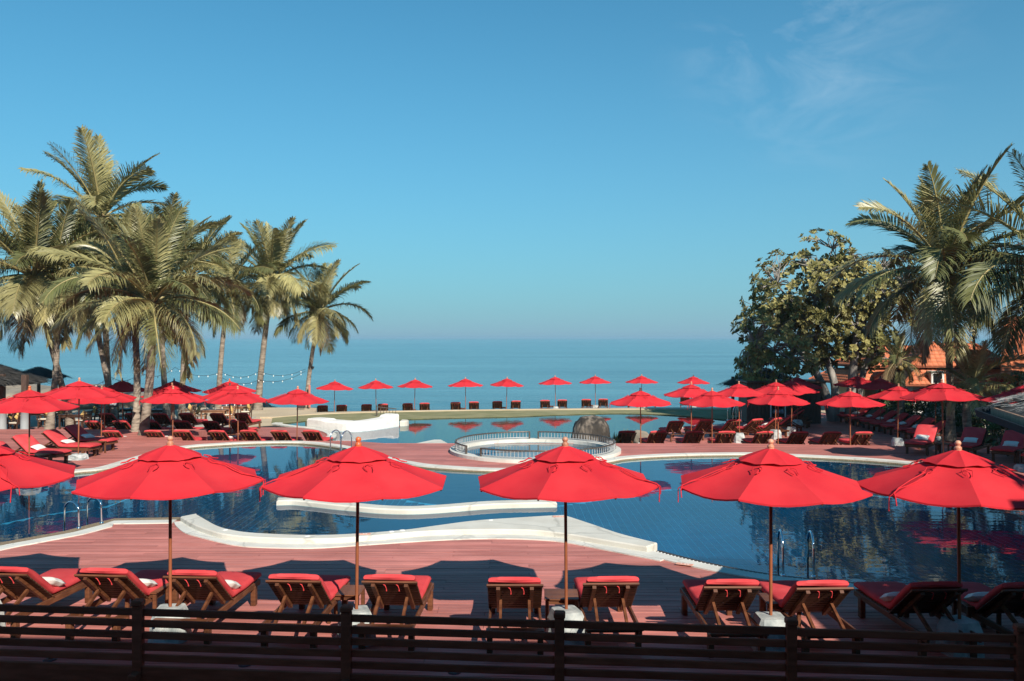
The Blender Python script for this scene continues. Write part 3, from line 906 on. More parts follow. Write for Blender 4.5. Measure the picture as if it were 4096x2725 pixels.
# ------------------------------------------------------------------ rocks
def rock(name, loc, size, seed, m, label, cat='rock', group=None, amp=0.25, freq=1.3, power=2.0, sub=4):
    bm = bmesh.new()
    bmesh.ops.create_icosphere(bm, subdivisions=sub, radius=1.0)
    for v in bm.verts:
        d = v.co.normalized()
        k = 1 + amp * noise.fractal(d * freq + Vector((seed, seed * 1.7, 0)), 1.0, 2.0, 4)
        if power != 2.0: k /= (abs(d.x) ** power + abs(d.y) ** power + abs(d.z) ** power) ** (1 / power)
        v.co = Vector((d.x * size[0] * k, d.y * size[1] * k, d.z * size[2] * k))
    me = bpy.data.meshes.new(name); bm.to_mesh(me); bm.free()
    me.polygons.foreach_set('use_smooth', [True] * len(me.polygons))
    me.materials.append(MATS[m])
    o = link(name, me); o.location = loc
    return tag(o, label, cat, group)
rock('dome_rock', (XU(2364, 38.4), 38.4, -0.50), (0.87, 0.85, 1.03), 2.0, 'dome_rock', 'tall domed weathered boulder behind the circular pool', amp=0.07, freq=2.2, power=2.5, sub=5)
rock('boulder', G(2560, 1765, Z1) + Vector((0, 0.3, 0.05)), (0.55, 0.5, 0.42), 7.0, 'boulder', 'small rounded boulder beside the potted agave', amp=0.15)
bg = 'big rocks on the beach'
for i, (u, v, y, sx, sz, lb) in enumerate(((120, 1600, 66, 5.2, 1.5, 'wide pale boulder on the beach behind the restaurant tables'), (330, 1590, 71, 5.5, 1.6, 'long low boulder on the beach between the palm trunks'), (40, 1570, 74, 6.0, 2.1, 'tall beach boulder beside the thatched pavilion'), (470, 1600, 68, 3.4, 1.25, 'rounded boulder on the beach seen past the sunbeds'),
                                          (712, 1650, 60, 2.7, 1.05, 'smooth grey boulder behind the dining table with cream cushions'), (1000, 1650, 66, 1.6, 0.6, 'small dark rock at the water beyond the dining terrace'))):
    rock('beach_boulder', (XU(u, y), y, beach_z(XU(u, y), y) + 0.05), (sx, sx * 0.62, sz), 11 + i * 3.3, 'boulder', lb, 'boulder', bg, amp=0.24, freq=1.1)

# ------------------------------------------------------------------ umbrella
def canopy_mesh(seed, n_r=6, n_t=5):
    rg = random.Random(seed)
    mb = MB()
    zr, za, Rr = 2.14, 2.585, 1.25
    V = []
    sag = [rg.uniform(0.035, 0.065) for _ in range(8)]
    for k in range(8):
        a0, a1 = 2 * PI * k / 8, 2 * PI * (k + 1) / 8
        P = []
        for i in range(n_r + 1):
            f = 0.03 + 0.97 * i / n_r
            for j in range(n_t + 1):
                t = j / n_t
                p0 = Vector((math.cos(a0), math.sin(a0), 0)); p1 = Vector((math.cos(a1), math.sin(a1), 0))
                p = p0.lerp(p1, t) * Rr * f
                bow = math.sin(PI * t)
                if i == n_r: p *= (1 - 0.012 * bow)
                z = za - (za - zr) * f - 0.012 * math.sin(PI * f)
                z -= sag[k] * bow * f * (0.55 + 0.45 * f)
                P.append((p.x, p.y, z))
        w_ = n_t + 1
        mb.add(P, [(i * w_ + j, (i + 1) * w_ + j, (i + 1) * w_ + j + 1, i * w_ + j + 1) for i in range(n_r) for j in range(n_t)], True)
        # hem, 35 mm deep
        e = P[n_r * w_:]
        mb.add(e + [(x * 0.998, y * 0.998, z - 0.022) for x, y, z in e], [(j, w_ + j, w_ + j + 1, j + 1) for j in range(n_t)])
    return mb
def cap_mesh(seed):
    rg = random.Random(seed + 99); mb = MB()
    for k in range(8):
        a0, a1 = 2 * PI * k / 8, 2 * PI * (k + 1) / 8
        P = []
        for i in range(5):
            f = 0.06 + 0.94 * i / 4
            for j in range(5):
                t = j / 4
                p = Vector((math.cos(a0), math.sin(a0), 0)).lerp(Vector((math.cos(a1), math.sin(a1), 0)), t) * 0.43 * f
                z = 2.625 - 0.160 * f - 0.02 * math.sin(PI * t) * f
                if i == 4:
                    z += rg.uniform(-0.010, 0.022) * math.sin(PI * t) - 0.012 * (1 - math.sin(PI * t))
                P.append((p.x, p.y, z))
        mb.add(P, [(i * 5 + j, (i + 1) * 5 + j, (i + 1) * 5 + j + 1, i * 5 + j + 1) for i in range(4) for j in range(4)], True)
    return mb
def block_geo():
    """faceted cast block with a raised lozenge on each side and a wire handle"""
    mb = MB()
    r0, r1, r2 = 0.30, 0.27, 0.20
    prof = [(r0, 0.0, 0.62), (r1, 0.20, 0.70), (r1 * 0.98, 0.30, 0.72), (r2, 0.44, 0.80), (r2 * .55, 0.45, 0.80)]
    P = []
    for r, z, c in prof:
        for (sx, sy) in ((1, c), (c, 1), (-c, 1), (-1, c), (-1, -c), (-c, -1), (c, -1), (1, -c)):
            P.append((r * sx * 0.92, r * sy * 0.92, z))
    nl = len(prof)
    mb.add(P, [(i * 8 + k, i * 8 + (k + 1) % 8, (i + 1) * 8 + (k + 1) % 8, (i + 1) * 8 + k) for i in range(nl - 1) for k in range(8)] + [tuple((nl - 1) * 8 + k for k in range(8)), tuple(range(7, -1, -1))])
    for k in range(4):
        M = Matrix.Rotation(k * PI / 2, 3, 'Z')
        d = 0.272
        Q = [Vector((0, -d + 0.012, 0.02)), Vector((0.10, -d + 0.006, 0.14)), Vector((0, -d + .012, 0.27)), Vector((-0.10, -d + .006, 0.14)), Vector((0, -d - 0.022, 0.145))]
        mb.add([M @ q for q in Q], [(0, 1, 4), (1, 2, 4), (2, 3, 4), (3, 0, 4)])
    return mb
def finial_geo():
    prof = [(0.0, 2.590), (0.052, 2.592), (0.056, 2.605), (0.050, 2.614), (0.056, 2.622), (0.055, 2.640), (0.040, 2.655), (0.030, 2.662), (0.036, 2.669), (0.046, 2.685), (0.047, 2.702), (0.036, 2.720), (0.018, 2.729), (0.0, 2.731)]
    return MB().lathe([(r * 0.84, z) for r, z in prof], 14)

CANOPY = []
for sd in range(4):
    me = canopy_mesh(sd).mesh('canopy'); me.materials.append(MATS['red_fabric'])
    mc = cap_mesh(sd).mesh('vent_cap'); mc.materials.append(MATS['red_fabric'])
    CANOPY.append((me, mc))
BLOCK = block_geo().mesh('base_block'); BLOCK.materials.append(MATS['concrete_block'])
FIN = {}
for k in ('finial_wood', 'finial_orange', 'finial_dark'):
    FIN[k] = finial_geo().mesh('finial'); FIN[k].materials.append(MATS[k])
POLE = MB().tube([(0, 0, 0.12), (0, 0, 2.60)], 0.022, 10).mesh('pole'); POLE.materials.append(MATS['pole_wood'])
RIB = MB().beam((0.03, 0, 2.515), (1.235, 0, 2.108), 0.018, 0.022).mesh('rib'); RIB.materials.append(MATS['dark_teak'])
STRUT = MB().beam((0.03, 0, 2.02), (0.68, 0, 2.31), 0.014, 0.016).mesh('strut'); STRUT.materials.append(MATS['dark_teak'])
HANDLE = MB().tube([(-0.09, -0.235, 0.30), (-0.09, -0.275, 0.31), (0.09, -0.275, 0.31), (0.09, -0.235, 0.30)], 0.007, 5).mesh('handle'); HANDLE.materials.append(MATS['dark_metal'])
def tie_mesh(seed, long_):
    rg = random.Random(seed); mb = MB()
    def on(r):   # just above the canopy along a rib (+x)
        return 2.585 - 0.445 * r / 1.25 + 0.006
    if long_:
        for s_ in (-1, 1):
            P = [(0.62, 0.02 * s_, on(0.62))]
            for i in range(1, 7):
                r = 0.62 + 0.12 * i
                if r < 1.24: P.append((r, 0.05 * s_ * math.sin(i * 0.9 + s_) + 0.02 * s_, on(r) + 0.012 * math.sin(i * 1.7)))
            P += [(1.262, 0.045 * s_, 2.12), (1.258, 0.055 * s_, 1.98 + 0.04 * s_)]
            mb.tube(P, 0.0075, 4)
    else:
        for s_ in (-1, 1):
            P = [(0.47, 0, on(0.47)), (0.50 + rg.uniform(0, .03), 0.03 * s_, on(0.50) + 0.012), (0.53, 0.06 * s_, on(0.53) + rg.uniform(0.0, 0.02)), (0.58, 0.05 * s_, on(0.58) - 0.004), (0.63 + rg.uniform(0, .05), 0.03 * s_, on(0.63))]
            mb.tube(P, 0.0065, 4)
    me = mb.mesh('tie'); me.materials.append(MATS['red_fabric']); return me
TIES = [tie_mesh(i, False) for i in range(3)]; STRAP = tie_mesh(9, True)

ORD = ['first', 'second', 'third', 'fourth', 'fifth', 'sixth', 'seventh', 'eighth', 'ninth', 'tenth', 'eleventh', 'twelfth', 'thirteenth', 'fourteenth', 'fifteenth', 'sixteenth', 'seventeenth']
URNG = random.Random(21)
def umbrella(x, y, z, rot, label, group, fin='finial_wood', lean=(0, 0), full=True, strap=None, flat=False):
    e = empty('umbrella', (x, y, z)); tag(e, label, 'umbrella', group)
    e.rotation_euler = (0, 0, 0)
    i = URNG.randrange(4)
    tilt = (lean[0], lean[1], 0)
    M = Matrix.Rotation(lean[0], 4, 'X') @ Matrix.Rotation(lean[1], 4, 'Y')
    def put(nm, me, rz=0.0, par=e):
        o = link(nm, me, par); o.rotation_euler = (M @ Matrix.Rotation(rz, 4, 'Z')).to_euler(); return o
    c = put('canopy', CANOPY[i][0], rot)
    v = link('vent_cap', CANOPY[i][1], c)
    put('finial', FIN[fin]); put('pole', POLE)
    bl = link('base_block', BLOCK, e); bl.rotation_euler = (0, 0, URNG.uniform(-0.5, 0.5)); bl.scale = (1.0, 1.0, 0.42) if flat else (0.9, 0.9, 0.96)
    if full:
        link('handle', HANDLE, bl)
        for k in range(8):
            q = link('rib', RIB, c); q.rotation_euler = (0, 0, 2 * PI * k / 8)
            q = link('strut', STRUT, c); q.rotation_euler = (0, 0, 2 * PI * k / 8)
        for k in range(8):
            q = link('tie', TIES[k % 3], c); q.rotation_euler = (0, 0, 2 * PI * k / 8)
        q = link('strap', STRAP, c); q.rotation_euler = (0, 0, 2 * PI * (strap if strap is not None else 4) / 8)
    else:
        for k in range(4):
            q = link('tie', TIES[k % 3], c); q.rotation_euler = (0, 0, 2 * PI * (k * 2 + 1) / 8)
    return e

# front row: rotation = direction of one canopy corner (0 = +x), from the fitted corner positions
FR = 'front row umbrellas between the fence and the pool'
def frow(x): return 11.36 - 0.055 * x
for (u, y, deg, fin, lab, st_, ln) in (
        (-75, 11.75, -131, 'finial_wood', 'red umbrella over the first front sunbed with loose straps hanging off its rim', 2, (0, 0)),
        (681, 11.45, -134, 'finial_wood', 'red umbrella in the front row whose pole stands nearest the pool ladder hoops', 3, (0, 0)),
        (1425, 11.35, -156, 'finial_orange', 'red front row umbrella with a glossy orange ball finial', 0, (0, R(0.6))),
        (2266, 11.35, -199, 'finial_wood', 'red front row umbrella between the straight backed sunbeds and small side table', 4, (0, R(-0.4))),
        (3083, 11.1, -214, 'finial_wood', 'red front row umbrella above the ladder at the near pool edge', 1, (0, 0)),
        (3839, 10.95, -197, 'finial_wood', 'red front row umbrella with palm frond shadow across its fabric', 1, (0, R(-0.5)))):
    umbrella(XU(u, y), y, 0.0, R(deg), lab, FR, fin, ln, True, st_)

# umbrellas elsewhere: (photo column, row of finial top, level, label, group, finial, corner rotation, full)
SFg = 'umbrellas in a row along the sea front'
SFl = 'red umbrella in the far row standing along the sea front'
for i, (u, v) in enumerate(((1336, 1518), (1505, 1514), (1657, 1511), (1863, 1508), (2025, 1507), (2223, 1501), (2382, 1498), (2567, 1497))):
    y = FL * (CH - (ZS + 2.74)) / (v - HY)
    umbrella(XU(u, y), y, ZS, URNG.uniform(0, 0.78), ORD[i] + ' red umbrella from the slender palm in the sea front row', SFg, 'finial_wood', (0, R(URNG.uniform(-1.5, 1.5))), False)
y = FL * (CH - (ZS + 2.74)) / (1499 - HY)
umbrella(XU(2774, y), y, ZS, 0.3, 'shaded maroon looking umbrella at the sea front behind sunlit ones', SFg, 'finial_dark', (0, 0), False)

LGl = 'red umbrella among the sunbed rows under the palms'
LG = 'umbrellas over the sunbeds under the palms'
RGl = 'red umbrella over the sunbeds beside the broad leaved tree'
RG = 'umbrellas over the sunbeds by the broad leaved tree'
DGl = 'shaded dark red umbrella over the row of sunbeds along the hedge'
DG = 'umbrellas over the hedge sunbeds'
for (u, v, z, lab, grp, fin, deg) in (
        (116, 1541, 0, 'red umbrella with an orange finial planted between sunbeds with white pillows', LG, 'finial_orange', 20),
        (313, 1509, 0, 'red umbrella with pale finial over sunbeds with white pillows by the palm trunks', LG, 'finial_wood', 22),
        (405, 1543, Z1, 'red umbrella tucked behind another with a frond shadow on its rim', LG, 'finial_wood', 10),
        (418, 1536, Z1, 'red umbrella with a dark finial just behind two palm side umbrellas', LG, 'finial_dark', 30),
        (491, 1512, Z1, 'red umbrella half hidden behind two palm trunks in deep shade', LG, 'finial_wood', 5),
        (690, 1543, Z1, 'faded pinkish red umbrella with a spiky frond shadow on top', LG, 'finial_wood', 12),
        (683, 1530, Z1, 'red umbrella sandwiched between the faded pinkish one and the dark finial one', LG, 'finial_wood', 24),
        (697, 1513, Z1, 'red umbrella with a dark finial rising behind the faded pinkish one', LG, 'finial_dark', 12),
        (953, 1543, Z1, 'red umbrella nearest the back pool of three stacked in view', LG, 'finial_wood', 8),
        (924, 1530, Z1, 'middle red umbrella of three stacked in view before the dining chairs', LG, 'finial_dark', 15),
        (917, 1514, Z1, 'red umbrella with orange finial beside the restaurant dining chairs', LG, 'finial_orange', 30),
        (1187, 1543, Z1, 'lone red umbrella on the deck point in front of the white stucco wall', LG, 'finial_wood', 3),
        (2563, 1550, Z1, 'red umbrella with a dark finial next to the domed boulder', RG, 'finial_dark', 14),
        (2765, 1526, Z1, 'red umbrella standing behind the second deck step umbrella from the boulder', RG, 'finial_wood', 18),
        (2848, 1550, Z1, 'second red umbrella from the domed boulder along the deck step', RG, 'finial_wood', 33),
        (2958, 1524, Z1, 'red umbrella in front of the thatched beach bar', RG, 'finial_wood', 16),
        (3101, 1518, Z1, 'red umbrella directly behind the one at the cabin doorway', RG, 'finial_wood', 20),
        (3112, 1546, Z1, 'red umbrella in front of the dark beach bar cabin doorway', RG, 'finial_wood', 10),
        (3165, 1513, Z1, 'red umbrella over the turned fan of sunbeds before the tree', RG, 'finial_wood', 25),
        (3189, 1500, Z1, 'red umbrella deepest under the broad leaved tree beside the cabin', RG, 'finial_wood', 12),
        (3401, 1552, Z1, 'red umbrella standing alone beside the open deck and shaded sunbeds', RG, 'finial_wood', 27),
        (3431, 1495, Z1, 'first shaded dark red umbrella from the tree trunks over the hedge row', DG, 'finial_dark', 14), (3521, 1504, Z1, 'second shaded dark red umbrella from the tree trunks over the hedge row', DG, 'finial_dark', 20), (3590, 1533, Z1, 'third shaded dark red umbrella from the tree trunks over the hedge row', DG, 'finial_wood', 30), (3740, 1522, Z1, 'shaded dark red umbrella behind the big sunlit one by the small palm', DG, 'finial_dark', 8),
        (3775, 1515, 0, 'big sunlit red umbrella in front of the small palm', DG, 'finial_wood', 24),
        (3984, 1498, Z1, 'red umbrella partly covered by the small palm frond', DG, 'finial_wood', 10),
        (4100, 1524, 0, 'red umbrella with striped folds above the thatched bar roof', DG, 'finial_wood', 33)):
    y = FL * (CH - (z + 2.74)) / (v - HY)
    umbrella(XU(u, y), y, z, R(deg), lab, grp, fin, (R(URNG.uniform(-1, 1)), R(URNG.uniform(-1.2, 1.2))), y < 34, None, z == 0)

# ------------------------------------------------------------------ sunbeds
BA = R(39); HINGE = Vector((0, 0.95, 0.335)); BL = 0.76
BD = Vector((0, -math.cos(BA), math.sin(BA)))      # along the backrest, upwards
BN = Vector((0, math.sin(BA), math.cos(BA)))       # out of its lying face
def mattress_geo(seed, w=0.70, th=0.095):
    rg = random.Random(seed)
    path = [(Vector((0, 2.03, 0.375)), Vector((0, 0, 1)))]
    for k in range(1, 7):
        path.append((Vector((0, 2.03 - k * (1.03 / 6), 0.372 + 0.006 * math.sin(k * 1.3))), Vector((0, 0, 1))))
    path.append((HINGE + Vector((0, -0.035, 0.055)), (Vector((0, 0, 1)) + BN).normalized()))
    for k in range(1, 6):
        path.append((HINGE + BD * (0.05 + (BL - 0.02) * k / 5) + BN * 0.03, BN))
    mb = MB(); P = []
    prof = []
    hw = w / 2
    for (a, b_) in ((-hw + .0, .35), (-hw + .012, .80), (-hw + .05, 1.0), (-hw * .33, 1.03), (hw * .33, 1.03), (hw - .05, 1.0), (hw - .012, .80), (hw, .35), (hw - .012, .06), (0, 0.0), (-hw + .012, .06)):
        prof.append((a, b_))
    n = len(prof)
    for i, (c, nn_) in enumerate(path):
        endk = 0.72 if i in (0, len(path) - 1) else 1.0
        for (a, b_) in prof:
            j = rg.uniform(-.004, .004)
            P.append(Vector((a * (0.985 if endk < 1 else 1), 0, 0)) + c + nn_ * (th * b_ * endk + j))
    Fs = [(i * n + k, i * n + (k + 1) % n, (i + 1) * n + (k + 1) % n, (i + 1) * n + k) for i in range(len(path) - 1) for k in range(n)]
    mb.add(P, Fs, True)
    # rounded ends
    for s_, (c, nn_), d in ((0, path[0], Vector((0, 1, 0))), (1, path[-1], BD)):
        b0 = 0 if s_ == 0 else (len(path) - 1) * n
        cen = c + nn_ * th * 0.40 + d * 0.03
        ring = [P[b0 + k].lerp(cen, 0.35) + d * 0.028 for k in range(n)]
        o = len(mb.v)
        mb.add([P[b0 + k] for k in range(n)] + ring, [(k, (k + 1) % n, n + (k + 1) % n, n + k) for k in range(n)], True)
        mb.add(ring, [tuple(range(n))])
    return mb
def bend(p):  # point on the backrest: (x, along, out)
    return HINGE + Vector((p[0], 0, 0)) + BD * p[1] + BN * p[2]
MB_M = []
for i in range(4):
    me = mattress_geo(i).mesh('mattress'); me.materials.append(MATS['cushion_red'])
    bm = bmesh.new(); bm.from_mesh(me); bmesh.ops.recalc_face_normals(bm, faces=bm.faces); bm.to_mesh(me); bm.free()
    MB_M.append(me)
def geo(nm, f, m):
    me = f.mesh(nm); bm = bmesh.new(); bm.from_mesh(me); bmesh.ops.recalc_face_normals(bm, faces=bm.faces); bm.to_mesh(me); bm.free()
    me.materials.append(MATS[m]); return me
side_rail = geo('side_rail', MB().bevbox((0, 1.0, 0.305), (0.035, 2.0, 0.085), 0.006), 'teak')
end_board = geo('end_board', MB().bevbox((0, 0.055, 0.335), (0.74, 0.13, 0.028), 0.006), 'teak')
foot_board = geo('foot_board', MB().bevbox((0, 1.985, 0.305), (0.68, 0.03, 0.085), 0.006), 'teak')
leg_m = geo('leg', MB().bevbox((0, 0, 0.15), (0.075, 0.10, 0.30), 0.008), 'teak')
seat_p = MB()
for k in range(12):
    seat_p.box((0, 1.0 + k * 0.085, 0.352), (0.66, 0.065, 0.02))
seat_panel = geo('seat_slats', seat_p, 'teak')
slat_m = geo('slat', MB().bevbox((0, 0, 0), (0.72, 0.066, 0.020), 0.004, Matrix.Rotation(-BA, 3, 'X')), 'shaded_slat')
stile_m = geo('stile', MB().beam(bend((0, 0.0, -0.034)), bend((0, BL, -0.034)), 0.05, 0.045, BN), 'teak')
top_m = geo('top_rail', MB().beam(bend((-0.37, BL + 0.012, -0.005)), bend((0.37, BL + 0.012, -0.005)), 0.05, 0.024, BN), 'teak')
strut_m = geo('strut', MB().beam(bend((0, 0.40, -0.06)), (0, 0.16, 0.31), 0.035, 0.05), 'teak')
cross_m = geo('cross_bar', MB().beam((-0.34, 0.19, 0.27), (0.34, 0.19, 0.27), 0.04, 0.05), 'teak')
bpan = MB()
for k in range(10):
    bpan.bevbox(bend((0, 0.04 + k * 0.076, 0)), (0.72, 0.066, 0.020), 0.004, Matrix.Rotation(-BA, 3, 'X'))
back_panel = geo('backrest', bpan, 'shaded_slat')
knot = MB()
knot.tube([bend((-0.03, BL - 0.02, -0.012)), bend((0.0, BL - 0.03, -0.025)), bend((0.012, BL - 0.07, -0.03)) + Vector((0, 0, -0.02)), bend((0.01, BL - 0.10, -0.03)) + Vector((0, 0, -0.04))], [0.005, 0.006, 0.005, 0.010], 5)
tie_back = geo('tie', knot, 'rope_red')

def make_sunbed(detail):
    e = empty('sunbed')
    link('mattress', MB_M[0], e)
    for s_ in (-1, 1):
        o = link('side_rail', side_rail, e); o.location = (s_ * 0.335, 0, 0)
        for y in (0.16, 1.80):
            o = link('leg', leg_m, e); o.location = (s_ * 0.325, y, 0)
        o = link('strut', strut_m, e); o.location = (s_ * 0.19, 0, 0)
        o = link('tie', tie_back, e); o.location = (s_ * 0.085 + 0.02, 0, 0)
    link('end_board', end_board, e); link('foot_board', foot_board, e)
    link('seat_slats', seat_panel, e)
    if detail:
        b_ = link('top_rail', top_m, e)
        link('cross_bar', cross_m, e)
        for k in range(10):
            o = link('slat', slat_m, e); o.location = bend((0, 0.04 + k * 0.076, 0))
        for s_ in (-1, 1):
            o = link('stile', stile_m, e); o.location = (s_ * 0.22, 0, 0)
    else:
        b_ = link('backrest', back_panel, e)
        for s_ in (-1, 1):
            o = link('stile', stile_m, b_); o.location = (s_ * 0.22, 0, 0)
        link('top_rail', top_m, b_)
    return e
PROTO = {True: make_sunbed(True), False: make_sunbed(False)}
used = {True: False, False: False}
SRNG = random.Random(5)
BEDS = []
def sunbed(x, y, z, rz, label, group, detail=False):
    """x, y: point under the top of the backrest; feet point along +y turned by rz"""
    off = Matrix.Rotation(rz, 3, 'Z') @ Vector((0, 0.38, 0))
    loc = (x - off.x, y - off.y, z)
    if not used[detail]:
        e = PROTO[detail]; kids(e); used[detail] = True
        for ch in e.children: kids(ch)
        e.location = loc; e.rotation_euler = (0, 0, rz)
    else:
        e = dup(PROTO[detail], loc, rz)
    for ch in e.children:
        if ch.name.startswith('mattress'):
            ch.data = MB_M[SRNG.randrange(4)]
            ch.location = (SRNG.uniform(-.02, .02) + (0.05 if 'slipped' in label else 0), SRNG.uniform(-.01, .02), 0)
            ch.rotation_euler = (0, 0, R(SRNG.uniform(-1.2, 1.2)))
    tag(e, label, 'sunbed', group)
    BEDS.append(e)
    return e

PIL = []
for i in range(3):
    rg = random.Random(i); mb = MB(); P = []
    N = 10
    for s_ in (1, -1):
        for i2 in range(N + 1):
            for j in range(N + 1):
                a, c = -1 + 2 * i2 / N, -1 + 2 * j / N
                h = max(0, (1 - a ** 4)) ** 0.5 * max(0, (1 - c ** 4)) ** 0.5
                pin = 1 - 0.07 * (1 - abs(a)) * abs(c) - 0.07 * (1 - abs(c)) * abs(a)
                P.append((a * 0.26 * pin, c * 0.17 * pin, s_ * 0.075 * h + 0.004 * rg.uniform(-1, 1) * h))
    w_ = N + 1
    Fs = [(i2 * w_ + j, (i2 + 1) * w_ + j, (i2 + 1) * w_ + j + 1, i2 * w_ + j + 1) for i2 in range(N) for j in range(N)]
    o_ = w_ * w_
    Fs += [tuple(o_ + q for q in f[::-1]) for f in Fs]
    mb.add(P, Fs, True)
    me = mb.mesh('pillow'); me.materials.append(MATS['white_cotton']); PIL.append(me)
def pillow(bed, label, group, side=0.0, along=0.10):
    """leaning in the fold of the given sunbed"""
    M = Matrix.Translation(bed.location) @ bed.rotation_euler.to_matrix().to_4x4()
    o = link('pillow', PIL[SRNG.randrange(3)])
    o.scale = (0.85, 0.82, 0.8)
    p = M @ Vector((side, 0.95 + along + 0.05, 0.535))
    o.rotation_euler = (bed.rotation_euler.to_matrix() @ Matrix.Rotation(R(-22 + SRNG.uniform(-8, 8)), 3, 'X') @ Matrix.Rotation(SRNG.uniform(-.15, .15), 3, 'Z')).to_euler()
    o.location = p
    tag(o, label, 'pillow', group)
TBL = {}
def side_table(x, y, z, rz, label, group):
    e = empty('side_table', (x, y, z), rz); tag(e, label, 'side table', group)
    if not TBL:
        TBL['slat'] = geo('top_slat', MB().bevbox((0, 0, 0.41), (0.48, 0.058, 0.022), 0.004), 'teak')
        TBL['leg'] = geo('leg', MB().bevbox((0, 0, 0.2), (0.05, 0.05, 0.40), 0.005), 'teak')
        TBL['rail'] = geo('apron', MB().bevbox((0, 0, 0.365), (0.44, 0.025, 0.06), 0.004), 'teak')
    for k in range(8):
        o = link('top_slat', TBL['slat'], e); o.location = (0, -0.217 + k * 0.062, 0)
    for sx in (-1, 1):
        for sy in (-1, 1):
            o = link('leg', TBL['leg'], e); o.location = (sx * 0.20, sy * 0.20, 0)
        o = link('apron', TBL['rail'], e); o.location = (0, sx * 0.20, 0)
    return e

FB = 'front row sunbeds behind the dark fence'
fl = ['red cushioned sunbed at the fence end with a white pillow in its fold',
      'red cushioned front sunbed beside the concrete base, pillow in its fold',
      'red front sunbed with a pillow next to the umbrella base by the fence post',
      'red front sunbed without a pillow, seat crossed by a narrow pole shadow',
      'red front sunbed beside a slatted side table and weathered block base',
      'straight standing red front sunbed next to the small square side table',
      'red front sunbed whose mattress has slipped sideways over the backrest',
      'red front sunbed half in shade beside the slatted table',
      'red front sunbed with sunlit back slats just before the shaded pair',
      'fully shaded dark red sunbed with a white pillow and sunless back',
      'shaded dark red sunbed by the fence end post with a white pillow']
front_u = [(16, 11.63), (409, 11.56), (765, 11.48), (1177, 11.29), (1560, 11.26), (2060, 11.12), (2443, 11.18), (2927, 11.02), (3295, 10.97), (3751, 10.91), (4112, 10.91)]
rots = [-6, -5, -4, -3, -3, 0, 1, 0, 2, 3, 4]
fbeds = []
for i, ((u, y), rz) in enumerate(zip(front_u, rots)):
    fbeds.append(sunbed(XU(u, y), y, 0.0, R(rz), fl[i], FB, True))
for i, lb in ((0, 'white pillow on the sunbed at the fence end'), (1, 'white pillow on the front sunbed beside the concrete base'), (2, 'white pillow on the front sunbed near the fence post'), (9, 'white pillow half hidden on the fully shaded front sunbed'), (10, 'white pillow on the shaded sunbed by the end post')):
    pillow(fbeds[i], lb, 'pillows on the front row', 0.18 if i < 5 else -0.18, 0.02)
for u, y, lb in ((590, 12.35, 'side table between the two pillowed front sunbeds'), (1385, 12.25, 'wide slatted side table under the orange finial umbrella'), (2245, 12.05, 'small square side table by the straight standing sunbed'), (3120, 11.85, 'slatted side table with sunlit top under the ladder-side umbrella'), (3905, 11.7, 'side table hidden between the two shaded sunbeds')):
    side_table(XU(u, y), y, 0, R(-2), lb, 'side tables in the front row')

# left lower deck rows
LBg = 'sunbeds in rows under the palms'
lrow = ['red sunbed in the row along the deck step under palms', 'red sunbed in the middle row under the palms', 'shaded red sunbed in the row next to the restaurant terrace']
for r_i, (yy, us) in enumerate(((34.4, (444, 612, 724, 868, 992, 1116, 1242)), (38.3, (364, 472, 600, 720, 841, 952)), (42.2, (421, 525, 637, 740, 866, 962)))):
    for i_, u in enumerate(us):
        lab = ORD[len(us) - 1 - i_] + ' red sunbed from the back pool ' + ('in the row along the deck step', 'in the middle row under the palms', 'in the shaded row next to the restaurant terrace')[r_i]
        if u == 1242: lab = 'last red sunbed on the deck point before the white stucco wall'
        if u == 1116: lab = 'red sunbed on the deck point beside the lone umbrella pole'
        o = sunbed(XU(u, yy), yy + SRNG.uniform(-.1, .1), Z1, R(-7 + SRNG.uniform(-4, 4)), lab, LBg)
        if r_i == 0 and u in (444, 612, 868): pillow(o, 'white pillow on the ' + lab.split(' from ')[0].replace(' red', '') + ' from the back pool, deck step row', 'pillows under the palms', 0.18, 0.05)
# left upper deck group facing the pool
LP = 'sunbeds facing the pool by the palms'
lab4 = ['red pool facing sunbed partly cut by the front umbrella, pillow at its fold', 'red pool facing sunbed with white pillow and triangular shade on its back', 'red pool facing sunbed with fully shaded backrest and white pillow', 'red pool facing sunbed nearest the palm trunk with a white pillow']
lp = []
for i, (x, y, r_) in enumerate(((-15.6, 25.6, -104), (-15.9, 27.55, -104), (-15.75, 28.95, -96), (-15.85, 30.6, -101))):
    o = sunbed(x, y, 0, R(r_), lab4[i], LP); lp.append(o)
    pillow(o, ('white pillow on the pool facing sunbed cut by the front umbrella', 'white pillow on the pool facing sunbed with triangular shade', 'half shaded white pillow on the pool facing sunbed with the dark backrest', 'white pillow on the pool facing sunbed by the palm trunk')[i], 'pillows on the pool facing sunbeds', 0.05, 0.08)
side_table(-14.75, 26.5, 0, R(-14), 'slatted side table between two pool facing sunbeds under the orange finial', 'side tables by the palms')
side_table(-14.55, 29.75, 0, R(-10), 'slatted side table between pool facing sunbeds under the pale finial', 'side tables by the palms')
